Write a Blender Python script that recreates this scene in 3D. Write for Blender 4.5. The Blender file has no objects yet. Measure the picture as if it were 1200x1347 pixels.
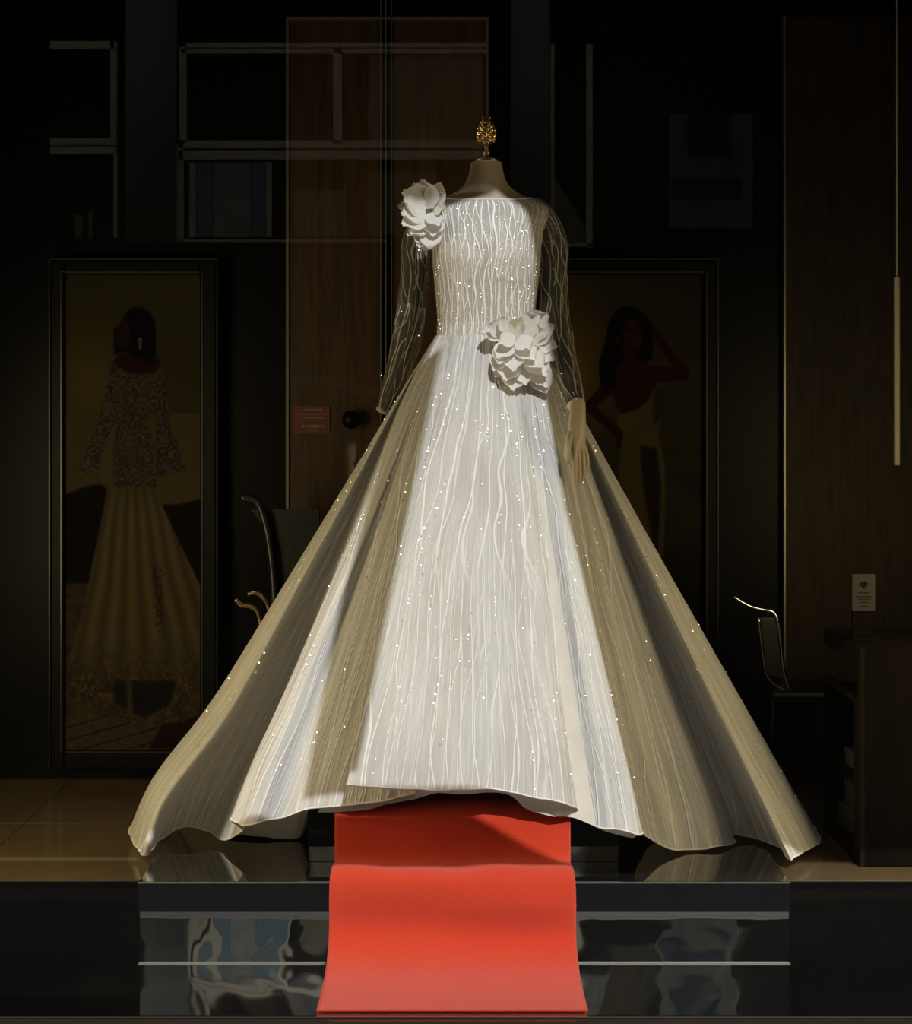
import bpy, bmesh, math, random
import numpy as np
from mathutils import Vector, Matrix

# ------------------------------------------------------------------ camera, world, sun, added fill lights, exposure
SC = bpy.context.scene
COL = SC.collection
F, CX, HY, H = 2278.0, 600.0, 556.0, 1.0605     # focal in px, optical axis, horizon row, eye height over the platform

cam_d = bpy.data.cameras.new('camera')
cam = bpy.data.objects.new('camera', cam_d); COL.objects.link(cam)
cam.location = (0, 0, H); cam.rotation_euler = (math.pi/2, 0, 0)
cam_d.sensor_fit = 'HORIZONTAL'; cam_d.sensor_width = 36
cam_d.lens = 36*F/1200
cam_d.shift_y = -(673.5-HY)/1200
cam_d.clip_start = 0.05; cam_d.clip_end = 200
SC.camera = cam

W = bpy.data.worlds.new('world'); SC.world = W; W.use_nodes = True
W.node_tree.nodes['Background'].inputs[0].default_value = (1.0, 0.94, 0.80, 1)
W.node_tree.nodes['Background'].inputs[1].default_value = 0.40

SUN_AZ, SUN_EL = math.radians(13), math.radians(42)   # the sun stands to the right, over the houses across the street
TO_SUN = Vector((math.sin(SUN_AZ)*math.cos(SUN_EL), -math.cos(SUN_AZ)*math.cos(SUN_EL), math.sin(SUN_EL)))
sd = bpy.data.lights.new('sun', 'SUN'); so = bpy.data.objects.new('sun', sd); COL.objects.link(so)
so.rotation_euler = TO_SUN.to_track_quat('Z', 'Y').to_euler(); so.location = (4, -8, 9)
sd.energy = 3.6; sd.angle = math.radians(0.25); sd.color = (0.96, 0.97, 1.0)

def area_lamp(name, loc, target, sx, sy, power, color, spread=180):
    d = bpy.data.lights.new(name, 'AREA'); o = bpy.data.objects.new(name, d); COL.objects.link(o)
    d.shape = 'RECTANGLE'; d.size = sx; d.size_y = sy; d.energy = power; d.color = color
    d.spread = math.radians(spread)
    o.location = loc
    o.rotation_euler = (Vector(loc)-Vector(target)).to_track_quat('Z', 'Y').to_euler()
    return o
# warm fill lights added high up, no fixtures behind them
area_lamp('ceiling_lamp', (-0.9, 3.95, 2.62), (-0.25, 4.4, 0.6), 0.5, 0.25, 0.35, (1.0, 0.74, 0.42), 95)
area_lamp('ceiling_lamp', (0.95, 3.95, 2.62), (0.45, 4.4, 0.6), 0.5, 0.25, 0.35, (1.0, 0.76, 0.46), 95)

# unseen warm fill lights added at both sides to lift the gown's shaded flanks
area_lamp('jamb_panel_lamp', (-1.40, 3.80, 0.82), (-0.1, 4.5, 0.40), 0.5, 0.95, 11.5, (1.0, 0.79, 0.40), 180)
area_lamp('jamb_panel_lamp', (1.43, 3.80, 0.82), (0.2, 4.5, 0.40), 0.5, 0.95, 7.5, (1.0, 0.79, 0.40), 180)

SC.view_settings.view_transform = 'Standard'
SC.view_settings.look = 'None'
SC.view_settings.gamma = 1.0
SC.view_settings.use_curve_mapping = False
SC.view_settings.exposure = 0.0

random.seed(7)
RNG = np.random.default_rng(11)

def P(px, py, d):                                # pixel of the photograph + distance -> place in the room
    return Vector(((px-CX)*d/F, d, H-(py-HY)*d/F))

# ------------------------------------------------------------------ materials
def srgb(r, g, b):
    f = lambda c: (c/255/12.92) if c/255 <= 0.04045 else ((c/255+0.055)/1.055)**2.4
    return (f(r), f(g), f(b), 1)

class NT:
    def __init__(self, name):
        self.m = bpy.data.materials.new(name); self.m.use_nodes = True
        self.t = self.m.node_tree; self.n = self.t.nodes
        self.b = self.n['Principled BSDF']; self.out = self.n['Material Output']
    def add(self, typ, **kw):
        n = self.n.new(typ)
        for k, v in kw.items(): setattr(n, k, v)
        return n
    def link(self, a, b): self.t.links.new(a, b)
    def val(self, sock, v):
        if isinstance(v, bpy.types.NodeSocket): self.link(v, sock)
        else: sock.default_value = v
    def math(self, op, a, b=0.0, c=None, clamp=False):
        n = self.add('ShaderNodeMath', operation=op, use_clamp=clamp)
        self.val(n.inputs[0], a); self.val(n.inputs[1], b)
        if c is not None: self.val(n.inputs[2], c)
        return n.outputs[0]
    def step(self, x, a, b):
        n = self.add('ShaderNodeMapRange', interpolation_type='SMOOTHSTEP', clamp=True)
        self.val(n.inputs['Value'], x); self.val(n.inputs['From Min'], a); self.val(n.inputs['From Max'], b)
        return n.outputs['Result']
    def mix(self, f, a, b):
        n = self.add('ShaderNodeMix', data_type='RGBA')
        self.val(n.inputs[0], f); self.val(n.inputs[6], a); self.val(n.inputs[7], b)
        return n.outputs[2]
    def coord(self, which='Object', scale=(1, 1, 1)):
        tc = self.add('ShaderNodeTexCoord'); mp = self.add('ShaderNodeMapping')
        mp.inputs['Scale'].default_value = scale
        self.link(tc.outputs[which], mp.inputs['Vector']); return mp.outputs[0]
    def noise(self, vec, scale=5, detail=3, rough=0.5, dist=0.0):
        n = self.add('ShaderNodeTexNoise'); self.link(vec, n.inputs['Vector'])
        n.inputs['Scale'].default_value = scale; n.inputs['Detail'].default_value = detail
        n.inputs['Roughness'].default_value = rough; n.inputs['Distortion'].default_value = dist
        return n.outputs['Fac']
    def bump(self, h, strength=0.3, dist=0.01):
        n = self.add('ShaderNodeBump'); self.link(h, n.inputs['Height'])
        n.inputs['Strength'].default_value = strength; n.inputs['Distance'].default_value = dist
        self.link(n.outputs[0], self.b.inputs['Normal']); return n.outputs[0]
    def set(self, **kw):
        for k, v in kw.items(): self.val(self.b.inputs[k.replace('_', ' ')], v)
        return self

def plain(name, col, rough=0.5, metal=0.0, spec=0.5, var=0.12, scale=30, bump=0.0):
    t = NT(name); v = t.noise(t.coord(), scale, 3)
    c2 = tuple(c*(1-var) for c in col[:3])+(1,)
    t.set(Base_Color=t.mix(v, col, c2), Roughness=rough, Metallic=metal)
    t.b.inputs['Specular IOR Level'].default_value = spec
    if bump: t.bump(v, bump, 0.004)
    return t.m

M = {}
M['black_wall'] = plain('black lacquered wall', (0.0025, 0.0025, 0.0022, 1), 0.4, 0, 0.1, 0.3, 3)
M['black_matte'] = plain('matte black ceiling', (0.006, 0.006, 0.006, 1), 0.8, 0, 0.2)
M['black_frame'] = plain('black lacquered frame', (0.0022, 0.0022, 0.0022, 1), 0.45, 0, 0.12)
M['steel_line'] = plain('grey metal edge', (0.22, 0.21, 0.18, 1), 0.35, 0.6)
M['black_slab'] = plain('polished black slab', (0.004, 0.005, 0.005, 1), 0.12, 0, 0.25, 0.4, 12)
M['cabinet_wood'] = None
M['gold'] = plain('polished gold', (0.78, 0.56, 0.26, 1), 0.25, 1.0, 0.5, 0.15)
M['chrome'] = plain('chrome', (0.8, 0.8, 0.8, 1), 0.15, 1.0)
M['chair_black'] = plain('black leatherette', (0.003, 0.003, 0.003, 1), 0.5, 0, 0.4, 0.3, 60, 0.2)
M['box_white'] = plain('pale cardboard', (0.07, 0.07, 0.06, 1), 0.7)
M['tube'] = plain('frosted lamp tube', (0.34, 0.31, 0.23, 1), 0.55)
M['mannequin'] = plain('beige mannequin skin', (0.46, 0.385, 0.26, 1), 0.42, 0, 0.4, 0.06, 8)
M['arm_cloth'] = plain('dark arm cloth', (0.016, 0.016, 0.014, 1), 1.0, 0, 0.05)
M['petal'] = None
M['concrete'] = plain('mottled grey render', (0.34, 0.36, 0.36, 1), 0.9, 0, 0.2, 0.6, 40)
M['facade'] = plain('dark facade cladding', (0.006, 0.006, 0.006, 1), 0.8, 0, 0.1)
M['window_white'] = plain('off white window frame', (0.85, 0.79, 0.66, 1), 0.6)
M['curtain'] = plain('pale curtain', (0.34, 0.32, 0.24, 1), 0.9, 0, 0.1, 0.4, 6)
M['pavement'] = plain('dark pavement', (0.05, 0.045, 0.04, 1), 0.85, 0, 0.2, 0.5, 6)
M['van_white'] = plain('white van paint', (0.55, 0.56, 0.56, 1), 0.4)
M['van_blue'] = plain('blue van paint', (0.03, 0.06, 0.13, 1), 0.3)
M['drape_blue'] = plain('slate blue drape', (0.24, 0.36, 0.46, 1), 0.9)  # this and the next three colour the panels added for mirror reflections
M['drape_grey'] = plain('grey drape', (0.55, 0.60, 0.63, 1), 0.9, 0, 0.2, 0.6, 5)
M['drape_dim'] = plain('dim grey drape', (0.25, 0.26, 0.26, 1), 0.9, 0, 0.2, 0.6, 5)
M['drape_navy'] = plain('navy drape', (0.02, 0.04, 0.09, 1), 0.9)
M['rubber'] = plain('tyre rubber', (0.01, 0.01, 0.01, 1), 0.8)
M['awning'] = plain('dark awning cloth', (0.02, 0.02, 0.022, 1), 0.9)  # for the added sheets that block the sun
M['sill'] = plain('brown sill', (0.020, 0.015, 0.008, 1), 0.7, 0, 0.1)
M['sign_red'] = plain('red sign print', (0.10, 0.016, 0.010, 1), 0.6)
M['sign_text'] = plain('pale sign lettering', (0.16, 0.13, 0.10, 1), 0.6)
M['door_panel'] = None

def wood(name, col, rough, spec=0.4, sc=(40, 40, 3)):
    t = NT(name); c = t.coord('Object', sc); n = t.noise(c, 1.6, 6, 0.6, 0.6)
    t.set(Base_Color=t.mix(t.step(n, 0.3, 0.7), col, tuple(x*0.5 for x in col[:3])+(1,)), Roughness=rough)
    t.b.inputs['Specular IOR Level'].default_value = spec
    t.bump(n, 0.15, 0.002); return t.m
M['wood_panel'] = wood('dark brown wood veneer', (0.030, 0.019, 0.009, 1), 0.6, 0.2)
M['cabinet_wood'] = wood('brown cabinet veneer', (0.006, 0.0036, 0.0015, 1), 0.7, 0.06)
M['door_panel'] = wood('red brown door leaf', (0.055, 0.030, 0.013, 1), 0.45, 0.3)

def m_floor():
    t = NT('polished tan floor'); c = t.coord('Object', (1, 1, 1)); n = t.noise(c, 6, 5)
    t.set(Base_Color=t.mix(n, (0.135, 0.095, 0.050, 1), (0.08, 0.053, 0.025, 1)), Roughness=0.16)
    t.b.inputs['Specular IOR Level'].default_value = 0.6
    t.bump(t.noise(c, 3.0, 2), 0.03, 0.02); return t.m
M['floor'] = m_floor()

def m_mirror(name, tint, rough, ripples, spec_only=False, stretch=(1, 1, 1)):
    t = NT(name); c = t.coord('Object', stretch)
    t.set(Base_Color=tint, Roughness=rough, Metallic=0.0 if spec_only else 1.0)
    if spec_only: t.b.inputs['IOR'].default_value = 2.0
    if ripples:
        n = t.noise(c, 3.2, 1.2, 0.4, 0.4); t.bump(n, ripples, 0.012)
    return t.m
M['mirror_riser'] = m_mirror('wavy mirrored riser', (0.93, 0.96, 0.97, 1), 0.015, 0.07, False, (2.2, 1, 2.6))
M['mirror_top'] = m_mirror('dark mirror top', (0.22, 0.20, 0.17, 1), 0.05, 0.0)
M['mirror_floor'] = m_mirror('dark mirror floor', (0.80, 0.80, 0.80, 1), 0.03, 0.0)
M['riser_shop'] = m_mirror('dark mirrored floor riser', (0.045, 0.034, 0.02, 1), 0.06, 0.15, False, (2, 1, 1))

def m_glass():
    t = NT('shop window glass'); t.n.remove(t.b)
    lw = t.add('ShaderNodeLayerWeight'); lw.inputs['Blend'].default_value = 0.5
    f5 = t.math('POWER', lw.outputs['Facing'], 5.0)
    fac = t.math('MULTIPLY_ADD', f5, 0.96, 0.042)
    tr = t.add('ShaderNodeBsdfTransparent'); tr.inputs[0].default_value = (0.985, 0.99, 0.985, 1)
    gl = t.add('ShaderNodeBsdfGlossy'); gl.inputs['Roughness'].default_value = 0.0
    mx = t.add('ShaderNodeMixShader'); t.link(fac, mx.inputs[0]); t.link(tr.outputs[0], mx.inputs[1]); t.link(gl.outputs[0], mx.inputs[2])
    t.link(mx.outputs[0], t.out.inputs['Surface']); return t.m
M['glass'] = m_glass()

def m_carpet():
    t = NT('red felt carpet'); c = t.coord('Object'); n = t.noise(c, 330, 4, 0.75); big = t.noise(c, 9, 3)
    col = t.mix(n, (0.72, 0.058, 0.020, 1), (0.55, 0.038, 0.011, 1))
    t.set(Base_Color=t.mix(t.math('MULTIPLY', big, 0.35), col, (0.74, 0.070, 0.028, 1)), Roughness=0.95)
    t.b.inputs['Specular IOR Level'].default_value = 0.1
    t.b.inputs['Sheen Weight'].default_value = 0.15
    t.bump(n, 0.8, 0.005); return t.m
M['carpet'] = m_carpet()

def cords(t, uv, su, sv, amp, thin, seed, keep=0.0):
    """upright embroidered cords in the cloth's own UV metres: evenly thick lines that sway, meet and part; keep > 0 lets them come and go"""
    def nz(au, av, k):
        mp = t.add('ShaderNodeMapping'); t.link(uv, mp.inputs['Vector'])
        mp.inputs['Scale'].default_value = (au, av, 1); mp.inputs['Location'].default_value = (seed+k, seed*1.7+k, 0)
        return t.noise(mp.outputs[0], 1.0, 1.5, 0.5)
    sep = t.add('ShaderNodeSeparateXYZ'); t.link(uv, sep.inputs[0])
    x = t.math('MULTIPLY', sep.outputs[0], su)
    x = t.math('ADD', x, t.math('MULTIPLY', nz(su*0.17, sv, 0.0), amp))
    fr = t.math('ABSOLUTE', t.math('SUBTRACT', t.math('FRACT', x), 0.5))
    ln = t.math('SUBTRACT', 1.0, t.step(fr, thin*0.4, thin))
    if keep: ln = t.math('MULTIPLY', ln, t.step(nz(su*0.7, sv*0.8, 40.0), keep-0.06, keep+0.06))
    return ln

def m_skirt():
    t = NT('embroidered ivory tulle skirt')
    tc = t.add('ShaderNodeTexCoord'); uv = tc.outputs['UV']
    sp = t.add('ShaderNodeSeparateXYZ'); t.link(uv, sp.inputs[0]); low = t.step(sp.outputs[1], 0.50, 0.78)
    up = t.math('SUBTRACT', 1.0, t.step(sp.outputs[1], 0.62, 0.85))
    v1 = t.math('MAXIMUM', t.math('MULTIPLY', low, cords(t, uv, 40, 1.5, 3.8, 0.070, 3.1, 0.33)), t.math('MULTIPLY', up, cords(t, uv, 16, 1.9, 3.4, 0.07, 33.1, 0.33)))
    v2 = t.math('MAXIMUM', t.math('MULTIPLY', low, cords(t, uv, 33, 1.9, -4.0, 0.062, 9.7, 0.35)), t.math('MULTIPLY', up, cords(t, uv, 13, 2.4, -3.6, 0.065, 51.7, 0.35)))
    v3 = cords(t, uv, 75, 2.0, 5.5, 0.12, 21.3, 0.48)
    mp = t.add('ShaderNodeMapping'); t.link(uv, mp.inputs['Vector']); mp.inputs['Scale'].default_value = (150, 5, 1)
    streak = t.noise(mp.outputs[0], 1.0, 4, 0.65)
    mp2 = t.add('ShaderNodeMapping'); t.link(uv, mp2.inputs['Vector']); mp2.inputs['Scale'].default_value = (900, 900, 1)
    net = t.noise(mp2.outputs[0], 1.0, 1)
    mp3 = t.add('ShaderNodeMapping'); t.link(uv, mp3.inputs['Vector']); mp3.inputs['Scale'].default_value = (14, 2.6, 1)
    blot = t.noise(mp3.outputs[0], 1.0, 3)
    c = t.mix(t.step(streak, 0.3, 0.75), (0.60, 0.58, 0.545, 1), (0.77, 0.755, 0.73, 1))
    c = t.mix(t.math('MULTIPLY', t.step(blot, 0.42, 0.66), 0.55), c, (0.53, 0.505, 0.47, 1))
    ln = t.math('MAXIMUM', v1, t.math('MULTIPLY', v2, 0.85))
    ln = t.math('MAXIMUM', ln, t.math('MULTIPLY', v3, 0.45))
    c = t.mix(ln, c, (0.96, 0.945, 0.92, 1))
    t.set(Base_Color=c, Roughness=0.55)
    t.b.inputs['Specular IOR Level'].default_value = 0.35
    t.b.inputs['Sheen Weight'].default_value = 0.1
    h = t.math('ADD', ln, t.math('MULTIPLY', streak, 0.7)); h = t.math('ADD', h, t.math('MULTIPLY', net, 0.25))
    nb = t.bump(h, 0.6, 0.005)
    tl = t.add('ShaderNodeBsdfTranslucent'); t.link(c, tl.inputs[0])
    mx = t.add('ShaderNodeMixShader'); mx.inputs[0].default_value = 0.22
    t.link(t.b.outputs[0], mx.inputs[1]); t.link(tl.outputs[0], mx.inputs[2]); t.link(mx.outputs[0], t.out.inputs['Surface'])
    return t.m
M['skirt'] = m_skirt()

def m_tulle(name, base_op, line_op, su, sv, thin, seed, col_base, col_line, glit=0.0):
    t = NT(name)
    tc = t.add('ShaderNodeTexCoord'); uv = tc.outputs['UV']
    v1 = cords(t, uv, su, sv, 3.6, thin, seed)
    v2 = cords(t, uv, su*0.8, sv*1.15, -3.8, thin*0.8, seed+5.3)
    v3 = cords(t, uv, su*1.9, sv*0.8, 2.5, thin*1.1, seed+8.3, 0.5)
    ln = t.math('MAXIMUM', v1, t.math('MULTIPLY', v2, 0.9))
    ln = t.math('MAXIMUM', ln, t.math('MULTIPLY', v3, 0.8))
    mp2 = t.add('ShaderNodeMapping'); t.link(uv, mp2.inputs['Vector']); mp2.inputs['Scale'].default_value = (300, 300, 1)
    g = t.noise(mp2.outputs[0], 1.0, 2)
    c = t.mix(ln, col_base, col_line)
    t.set(Base_Color=c, Roughness=0.6)
    t.b.inputs['Specular IOR Level'].default_value = 0.3
    al = t.math('MULTIPLY_ADD', ln, line_op-base_op, base_op)
    if glit: al = t.math('MAXIMUM', al, t.math('MULTIPLY', t.step(g, 0.56, 0.62), glit))
    t.val(t.b.inputs['Alpha'], t.math('MINIMUM', al, 1.0))
    t.bump(t.math('ADD', ln, t.math('MULTIPLY', g, 0.3)), 0.5, 0.003)
    return t.m
M['bodice'] = m_tulle('beaded bodice tulle', 0.48, 0.98, 58, 6.0, 0.10, 2.2, (0.62, 0.60, 0.57, 1), (0.88, 0.87, 0.85, 1), 0.85)
M['sleeve'] = m_tulle('sheer corded sleeve tulle', 0.13, 0.72, 42, 4.5, 0.075, 7.4, (0.42, 0.42, 0.38, 1), (0.62, 0.59, 0.52, 1), 0.25)
M['cup'] = plain('nude satin cup', (0.74, 0.66, 0.58, 1), 0.5, 0, 0.3)
M['sequin'] = plain('clear sequins', (0.97, 0.95, 0.90, 1), 0.22, 0.6, 0.8, 0.05)
M['underskirt'] = plain('ivory organza lining', (0.62, 0.575, 0.50, 1), 0.6, 0, 0.3, 0.25, 18)
M['hem_tape'] = plain('satin hem band', (0.80, 0.78, 0.74, 1), 0.5, 0, 0.4)
def m_petal():
    t = NT('white organza petal'); c = t.coord('Object'); n = t.noise(c, 40, 3)
    t.set(Base_Color=t.mix(n, (0.84, 0.82, 0.79, 1), (0.74, 0.71, 0.66, 1)), Roughness=0.6)
    t.b.inputs['Subsurface Weight'].default_value = 0.0
    t.bump(n, 0.2, 0.003)
    tl = t.add('ShaderNodeBsdfTranslucent'); tl.inputs[0].default_value = (0.85, 0.83, 0.79, 1)
    mx = t.add('ShaderNodeMixShader'); mx.inputs[0].default_value = 0.35
    t.link(t.b.outputs[0], mx.inputs[1]); t.link(tl.outputs[0], mx.inputs[2]); t.link(mx.outputs[0], t.out.inputs['Surface']); return t.m
M['petal'] = m_petal()

# ------------------------------------------------------------------ mesh helpers
def link(o, parent=None):
    COL.objects.link(o)
    if parent is not None: o.parent = parent
    return o
def mesh_obj(name, verts, faces, mat, parent=None, smooth=False, uv=None):
    me = bpy.data.meshes.new(name)
    me.from_pydata([tuple(v) for v in verts], [], [tuple(f) for f in faces])
    mats = mat if isinstance(mat, (list, tuple)) else [mat]
    for m in mats: me.materials.append(m)
    if smooth: me.polygons.foreach_set('use_smooth', [True]*len(me.polygons))
    if uv is not None:
        l = me.uv_layers.new(name='UVMap'); li = np.empty(len(me.loops), dtype=np.int32)
        me.loops.foreach_get('vertex_index', li); l.data.foreach_set('uv', np.asarray(uv, dtype=np.float32)[li].ravel())
    me.update()
    return link(bpy.data.objects.new(name, me), parent)
def bm_obj(name, bm, mat, parent=None, smooth=False):
    me = bpy.data.meshes.new(name); bm.normal_update(); bm.to_mesh(me); bm.free()
    mats = mat if isinstance(mat, (list, tuple)) else [mat]
    for m in mats: me.materials.append(m)
    if smooth: me.polygons.foreach_set('use_smooth', [True]*len(me.polygons))
    return link(bpy.data.objects.new(name, me), parent)
def add_box(bm, x0, x1, y0, y1, z0, z1, bevel=0.0):
    v = [bm.verts.new(p) for p in ((x0,y0,z0),(x1,y0,z0),(x1,y1,z0),(x0,y1,z0),(x0,y0,z1),(x1,y0,z1),(x1,y1,z1),(x0,y1,z1))]
    fs = [bm.faces.new([v[i] for i in f]) for f in ((0,3,2,1),(4,5,6,7),(0,1,5,4),(1,2,6,5),(2,3,7,6),(3,0,4,7))]
    if bevel:
        es = {e for f in fs for e in f.edges}
        bmesh.ops.bevel(bm, geom=list(es), offset=bevel, segments=2, profile=0.5, affect='EDGES')
def box(name, x0, x1, y0, y1, z0, z1, mat, parent=None, bevel=0.0, off=(0, 0, 0)):
    bm = bmesh.new(); ox, oy, oz = off
    add_box(bm, x0-ox, x1-ox, y0-oy, y1-oy, z0-oz, z1-oz, bevel)
    return bm_obj(name, bm, mat, parent)
def prism(name, pts, y0, y1, mat, parent=None):
    """a flat outline in x,z with thickness y0..y1"""
    n = len(pts); v = [(x, y0, z) for x, z in pts]+[(x, y1, z) for x, z in pts]
    f = [tuple(range(n)), tuple(range(2*n-1, n-1, -1))]+[(i, i+n, (i+1) % n+n, (i+1) % n) for i in range(n)]
    return mesh_obj(name, v, f, mat, parent)
def add_tube(bm, pts, r, seg=8, caps=True):
    pts = [Vector(p) for p in pts]; rs = r if isinstance(r, (list, tuple)) else [r]*len(pts)
    rings = []; up = None
    for i, p in enumerate(pts):
        t = (pts[min(i+1, len(pts)-1)]-pts[max(i-1, 0)]).normalized()
        if up is None: up = Vector((0, 0, 1)) if abs(t.z) < 0.9 else Vector((1, 0, 0))
        a = (up-t*up.dot(t)).normalized(); b = t.cross(a); up = a
        rings.append([bm.verts.new(p+(a*math.cos(2*math.pi*k/seg)+b*math.sin(2*math.pi*k/seg))*rs[i]) for k in range(seg)])
    for i in range(len(rings)-1):
        for k in range(seg): bm.faces.new((rings[i][k], rings[i][(k+1) % seg], rings[i+1][(k+1) % seg], rings[i+1][k]))
    if caps: bm.faces.new(rings[0][::-1]); bm.faces.new(rings[-1])
def tube(name, pts, r, mat, parent=None, seg=8, smooth=True):
    bm = bmesh.new(); add_tube(bm, pts, r, seg); return bm_obj(name, bm, mat, parent, smooth)
def catmull(ps, n):
    ps = np.asarray(ps, float); m = len(ps); out = []
    for i in range(n):
        u = i/(n-1)*(m-1); k = min(int(u), m-2); f = u-k
        p0, p1, p2, p3 = ps[max(k-1, 0)], ps[k], ps[k+1], ps[min(k+2, m-1)]
        out.append(0.5*((2*p1)+(-p0+p2)*f+(2*p0-5*p1+4*p2-p3)*f*f+(-p0+3*p1-3*p2+p3)*f**3))
    return np.array(out)
def lathe(name, prof, seg, mat, parent=None, smooth=True, sy=1.0):
    v, f = [], []
    for r, z in prof:
        for k in range(seg):
            a = 2*math.pi*k/seg; v.append((r*math.cos(a), r*math.sin(a)*sy, z))
    n = len(prof)
    for i in range(n-1):
        for k in range(seg): f.append((i*seg+k, i*seg+(k+1) % seg, (i+1)*seg+(k+1) % seg, (i+1)*seg+k))
    f.append(tuple(range(seg-1, -1, -1))); f.append(tuple((n-1)*seg+k for k in range(seg)))
    return mesh_obj(name, v, f, mat, parent, smooth)
def empty(name, loc, label, cat, group=None):
    o = bpy.data.objects.new(name, None); COL.objects.link(o); o.location = loc; o.empty_display_size = 0.1
    o['label'] = label; o['category'] = cat
    if group: o['group'] = group
    return o
def tag(o, label, cat, group=None):
    o['label'] = label; o['category'] = cat
    if group: o['group'] = group
    return o
def struct(o): o['kind'] = 'structure'; return o

# ------------------------------------------------------------------ the shell of the shop window
Z_FLOOR, Z_LOW, D_WALL, D_PANE = -0.02, -0.19, 5.25, 3.62
XW = 1.75
fl = struct(box('floor', -XW, XW, 4.09, D_WALL+0.1, Z_FLOOR-0.02, Z_FLOOR-0.003, M['black_matte']))
TS = 0.585
bm = bmesh.new(); add_box(bm, -TS/2+0.001, TS/2-0.001, -TS/2+0.001, TS/2-0.001, -0.006, 0.0, 0.0008)
tile_me = bpy.data.meshes.new('tile'); bm.to_mesh(tile_me); bm.free(); tile_me.materials.append(M['floor'])
for i in range(6):
    for j in range(2):
        tl_ = link(bpy.data.objects.new('tile', tile_me), fl); tl_.location = (-XW+TS*(i+0.5), 4.09+TS*(j+0.5), Z_FLOOR)
struct(box('trim_floor_riser', -XW, XW, 4.09, 4.11, Z_LOW, Z_FLOOR-0.004, M['riser_shop']))
struct(box('floor_low', -XW, XW, 3.645, 4.09, Z_LOW-0.02, Z_LOW, M['mirror_floor']))
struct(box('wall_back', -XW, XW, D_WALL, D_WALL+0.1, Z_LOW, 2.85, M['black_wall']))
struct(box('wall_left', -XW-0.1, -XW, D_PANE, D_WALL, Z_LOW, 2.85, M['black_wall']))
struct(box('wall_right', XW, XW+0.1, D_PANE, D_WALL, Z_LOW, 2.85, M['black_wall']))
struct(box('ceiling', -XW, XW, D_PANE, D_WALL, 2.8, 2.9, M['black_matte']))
struct(box('window_1', -XW, XW, D_PANE-0.005, D_PANE+0.005, Z_LOW, 2.8, M['glass']))
struct(box('trim_sill', -XW, XW, 3.45, 3.64, Z_LOW-0.25, Z_LOW-0.004, M['sill']))
struct(box('trim_fascia', -8, 8, 3.5, 3.62, 2.8, 5.0, M['facade']))
for s in (-1, 1):
    struct(box('wall_front', s*XW if s > 0 else -8, 8 if s > 0 else -XW, 3.5, 3.62, -0.5, 2.8, M['facade']))
bm = bmesh.new()
struct(box('trim_lower_wall', -XW, XW, 3.47, 3.6, -0.5, Z_LOW-0.25, M['facade']))
bm.free()

# floor joint lines on the left, the wood clad wall part on the right
x0 = P(1031, 600, D_WALL).x
panel = struct(box('wall_wood', x0, XW, D_WALL-0.03, D_WALL, Z_FLOOR, P(0, 26, D_WALL).z, M['wood_panel']))
edge = struct(box('trim_wood_edge', x0-0.006, x0, D_WALL-0.035, D_WALL, Z_FLOOR, P(0, 24, D_WALL).z, M['steel_line']))

# double door behind the gown
def door_back():
    d = D_WALL
    xl, xr = P(381, 0, d).x, P(639, 0, d).x; zt = P(0, 25, d).z
    xm0, xm1 = P(501, 0, d).x, P(516, 0, d).x
    root = bpy.data.objects.new('door_1', None); COL.objects.link(root); struct(root)
    bm = bmesh.new()
    add_box(bm, xl-0.008, xl, d-0.03, d, Z_FLOOR, zt); add_box(bm, xr, xr+0.008, d-0.03, d, Z_FLOOR, zt); add_box(bm, xl, xr, d-0.03, d, zt-0.008, zt)
    bm_obj('door_frame', bm, M['steel_line'], root)
    box('door_leaf', xl, xm0, d-0.022, d-0.001, Z_FLOOR+0.004, zt-0.008, M['door_panel'], root)
    box('door_leaf', xm1, xr, d-0.022, d-0.001, Z_FLOOR+0.004, zt-0.008, M['door_panel'], root)
    bm = bmesh.new()
    for a, b in ((xm0, xm0+0.003), (xm0+0.014, xm0+0.018), (xm1-0.003, xm1)): add_box(bm, a, b, d-0.034, d-0.001, Z_FLOOR+0.004, 2.6)
    bm_obj('meeting_strip', bm, M['steel_line'], root)
    k = lathe('door_knob', [(0.0, 0.0), (0.014, 0.002), (0.012, 0.016), (0.024, 0.026), (0.028, 0.042), (0.02, 0.055), (0.004, 0.06)], 20, M['black_frame'], root)
    k.rotation_euler = (math.pi/2, 0, 0); k.location = P(463, 552, d-0.022)
door_back()
def door_sign():
    d = D_WALL-0.026
    a, b = P(385, 534, d), P(434, 570, d)
    r = empty('door_sign', ((a.x+b.x)/2, d, b.z), 'small red notice with pale lettering stuck on the dark door', 'sign')
    w, h = (b.x-a.x)/2, a.z-b.z
    box('sign_plate', -w, w, 0, 0.003, 0, h, M['sign_red'], r)
    bm = bmesh.new(); rr = random.Random(3)
    for row, (y, l, hh) in enumerate(((0.86, 0.50, .07), (0.70, 0.86, .05), (0.56, 0.62, .05), (0.26, 0.60, .10), (0.10, 0.25, .05))):
        x = -w*l
        while x < w*l:
            ww = rr.uniform(0.003, 0.007); add_box(bm, x+w*0.1, min(x+ww, w*l)+w*0.1, -0.0012, 0, h*(y-hh/2), h*(y+hh/2)); x += ww+0.0025
    bm_obj('lettering', bm, M['sign_text'], r)
door_sign()

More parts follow.
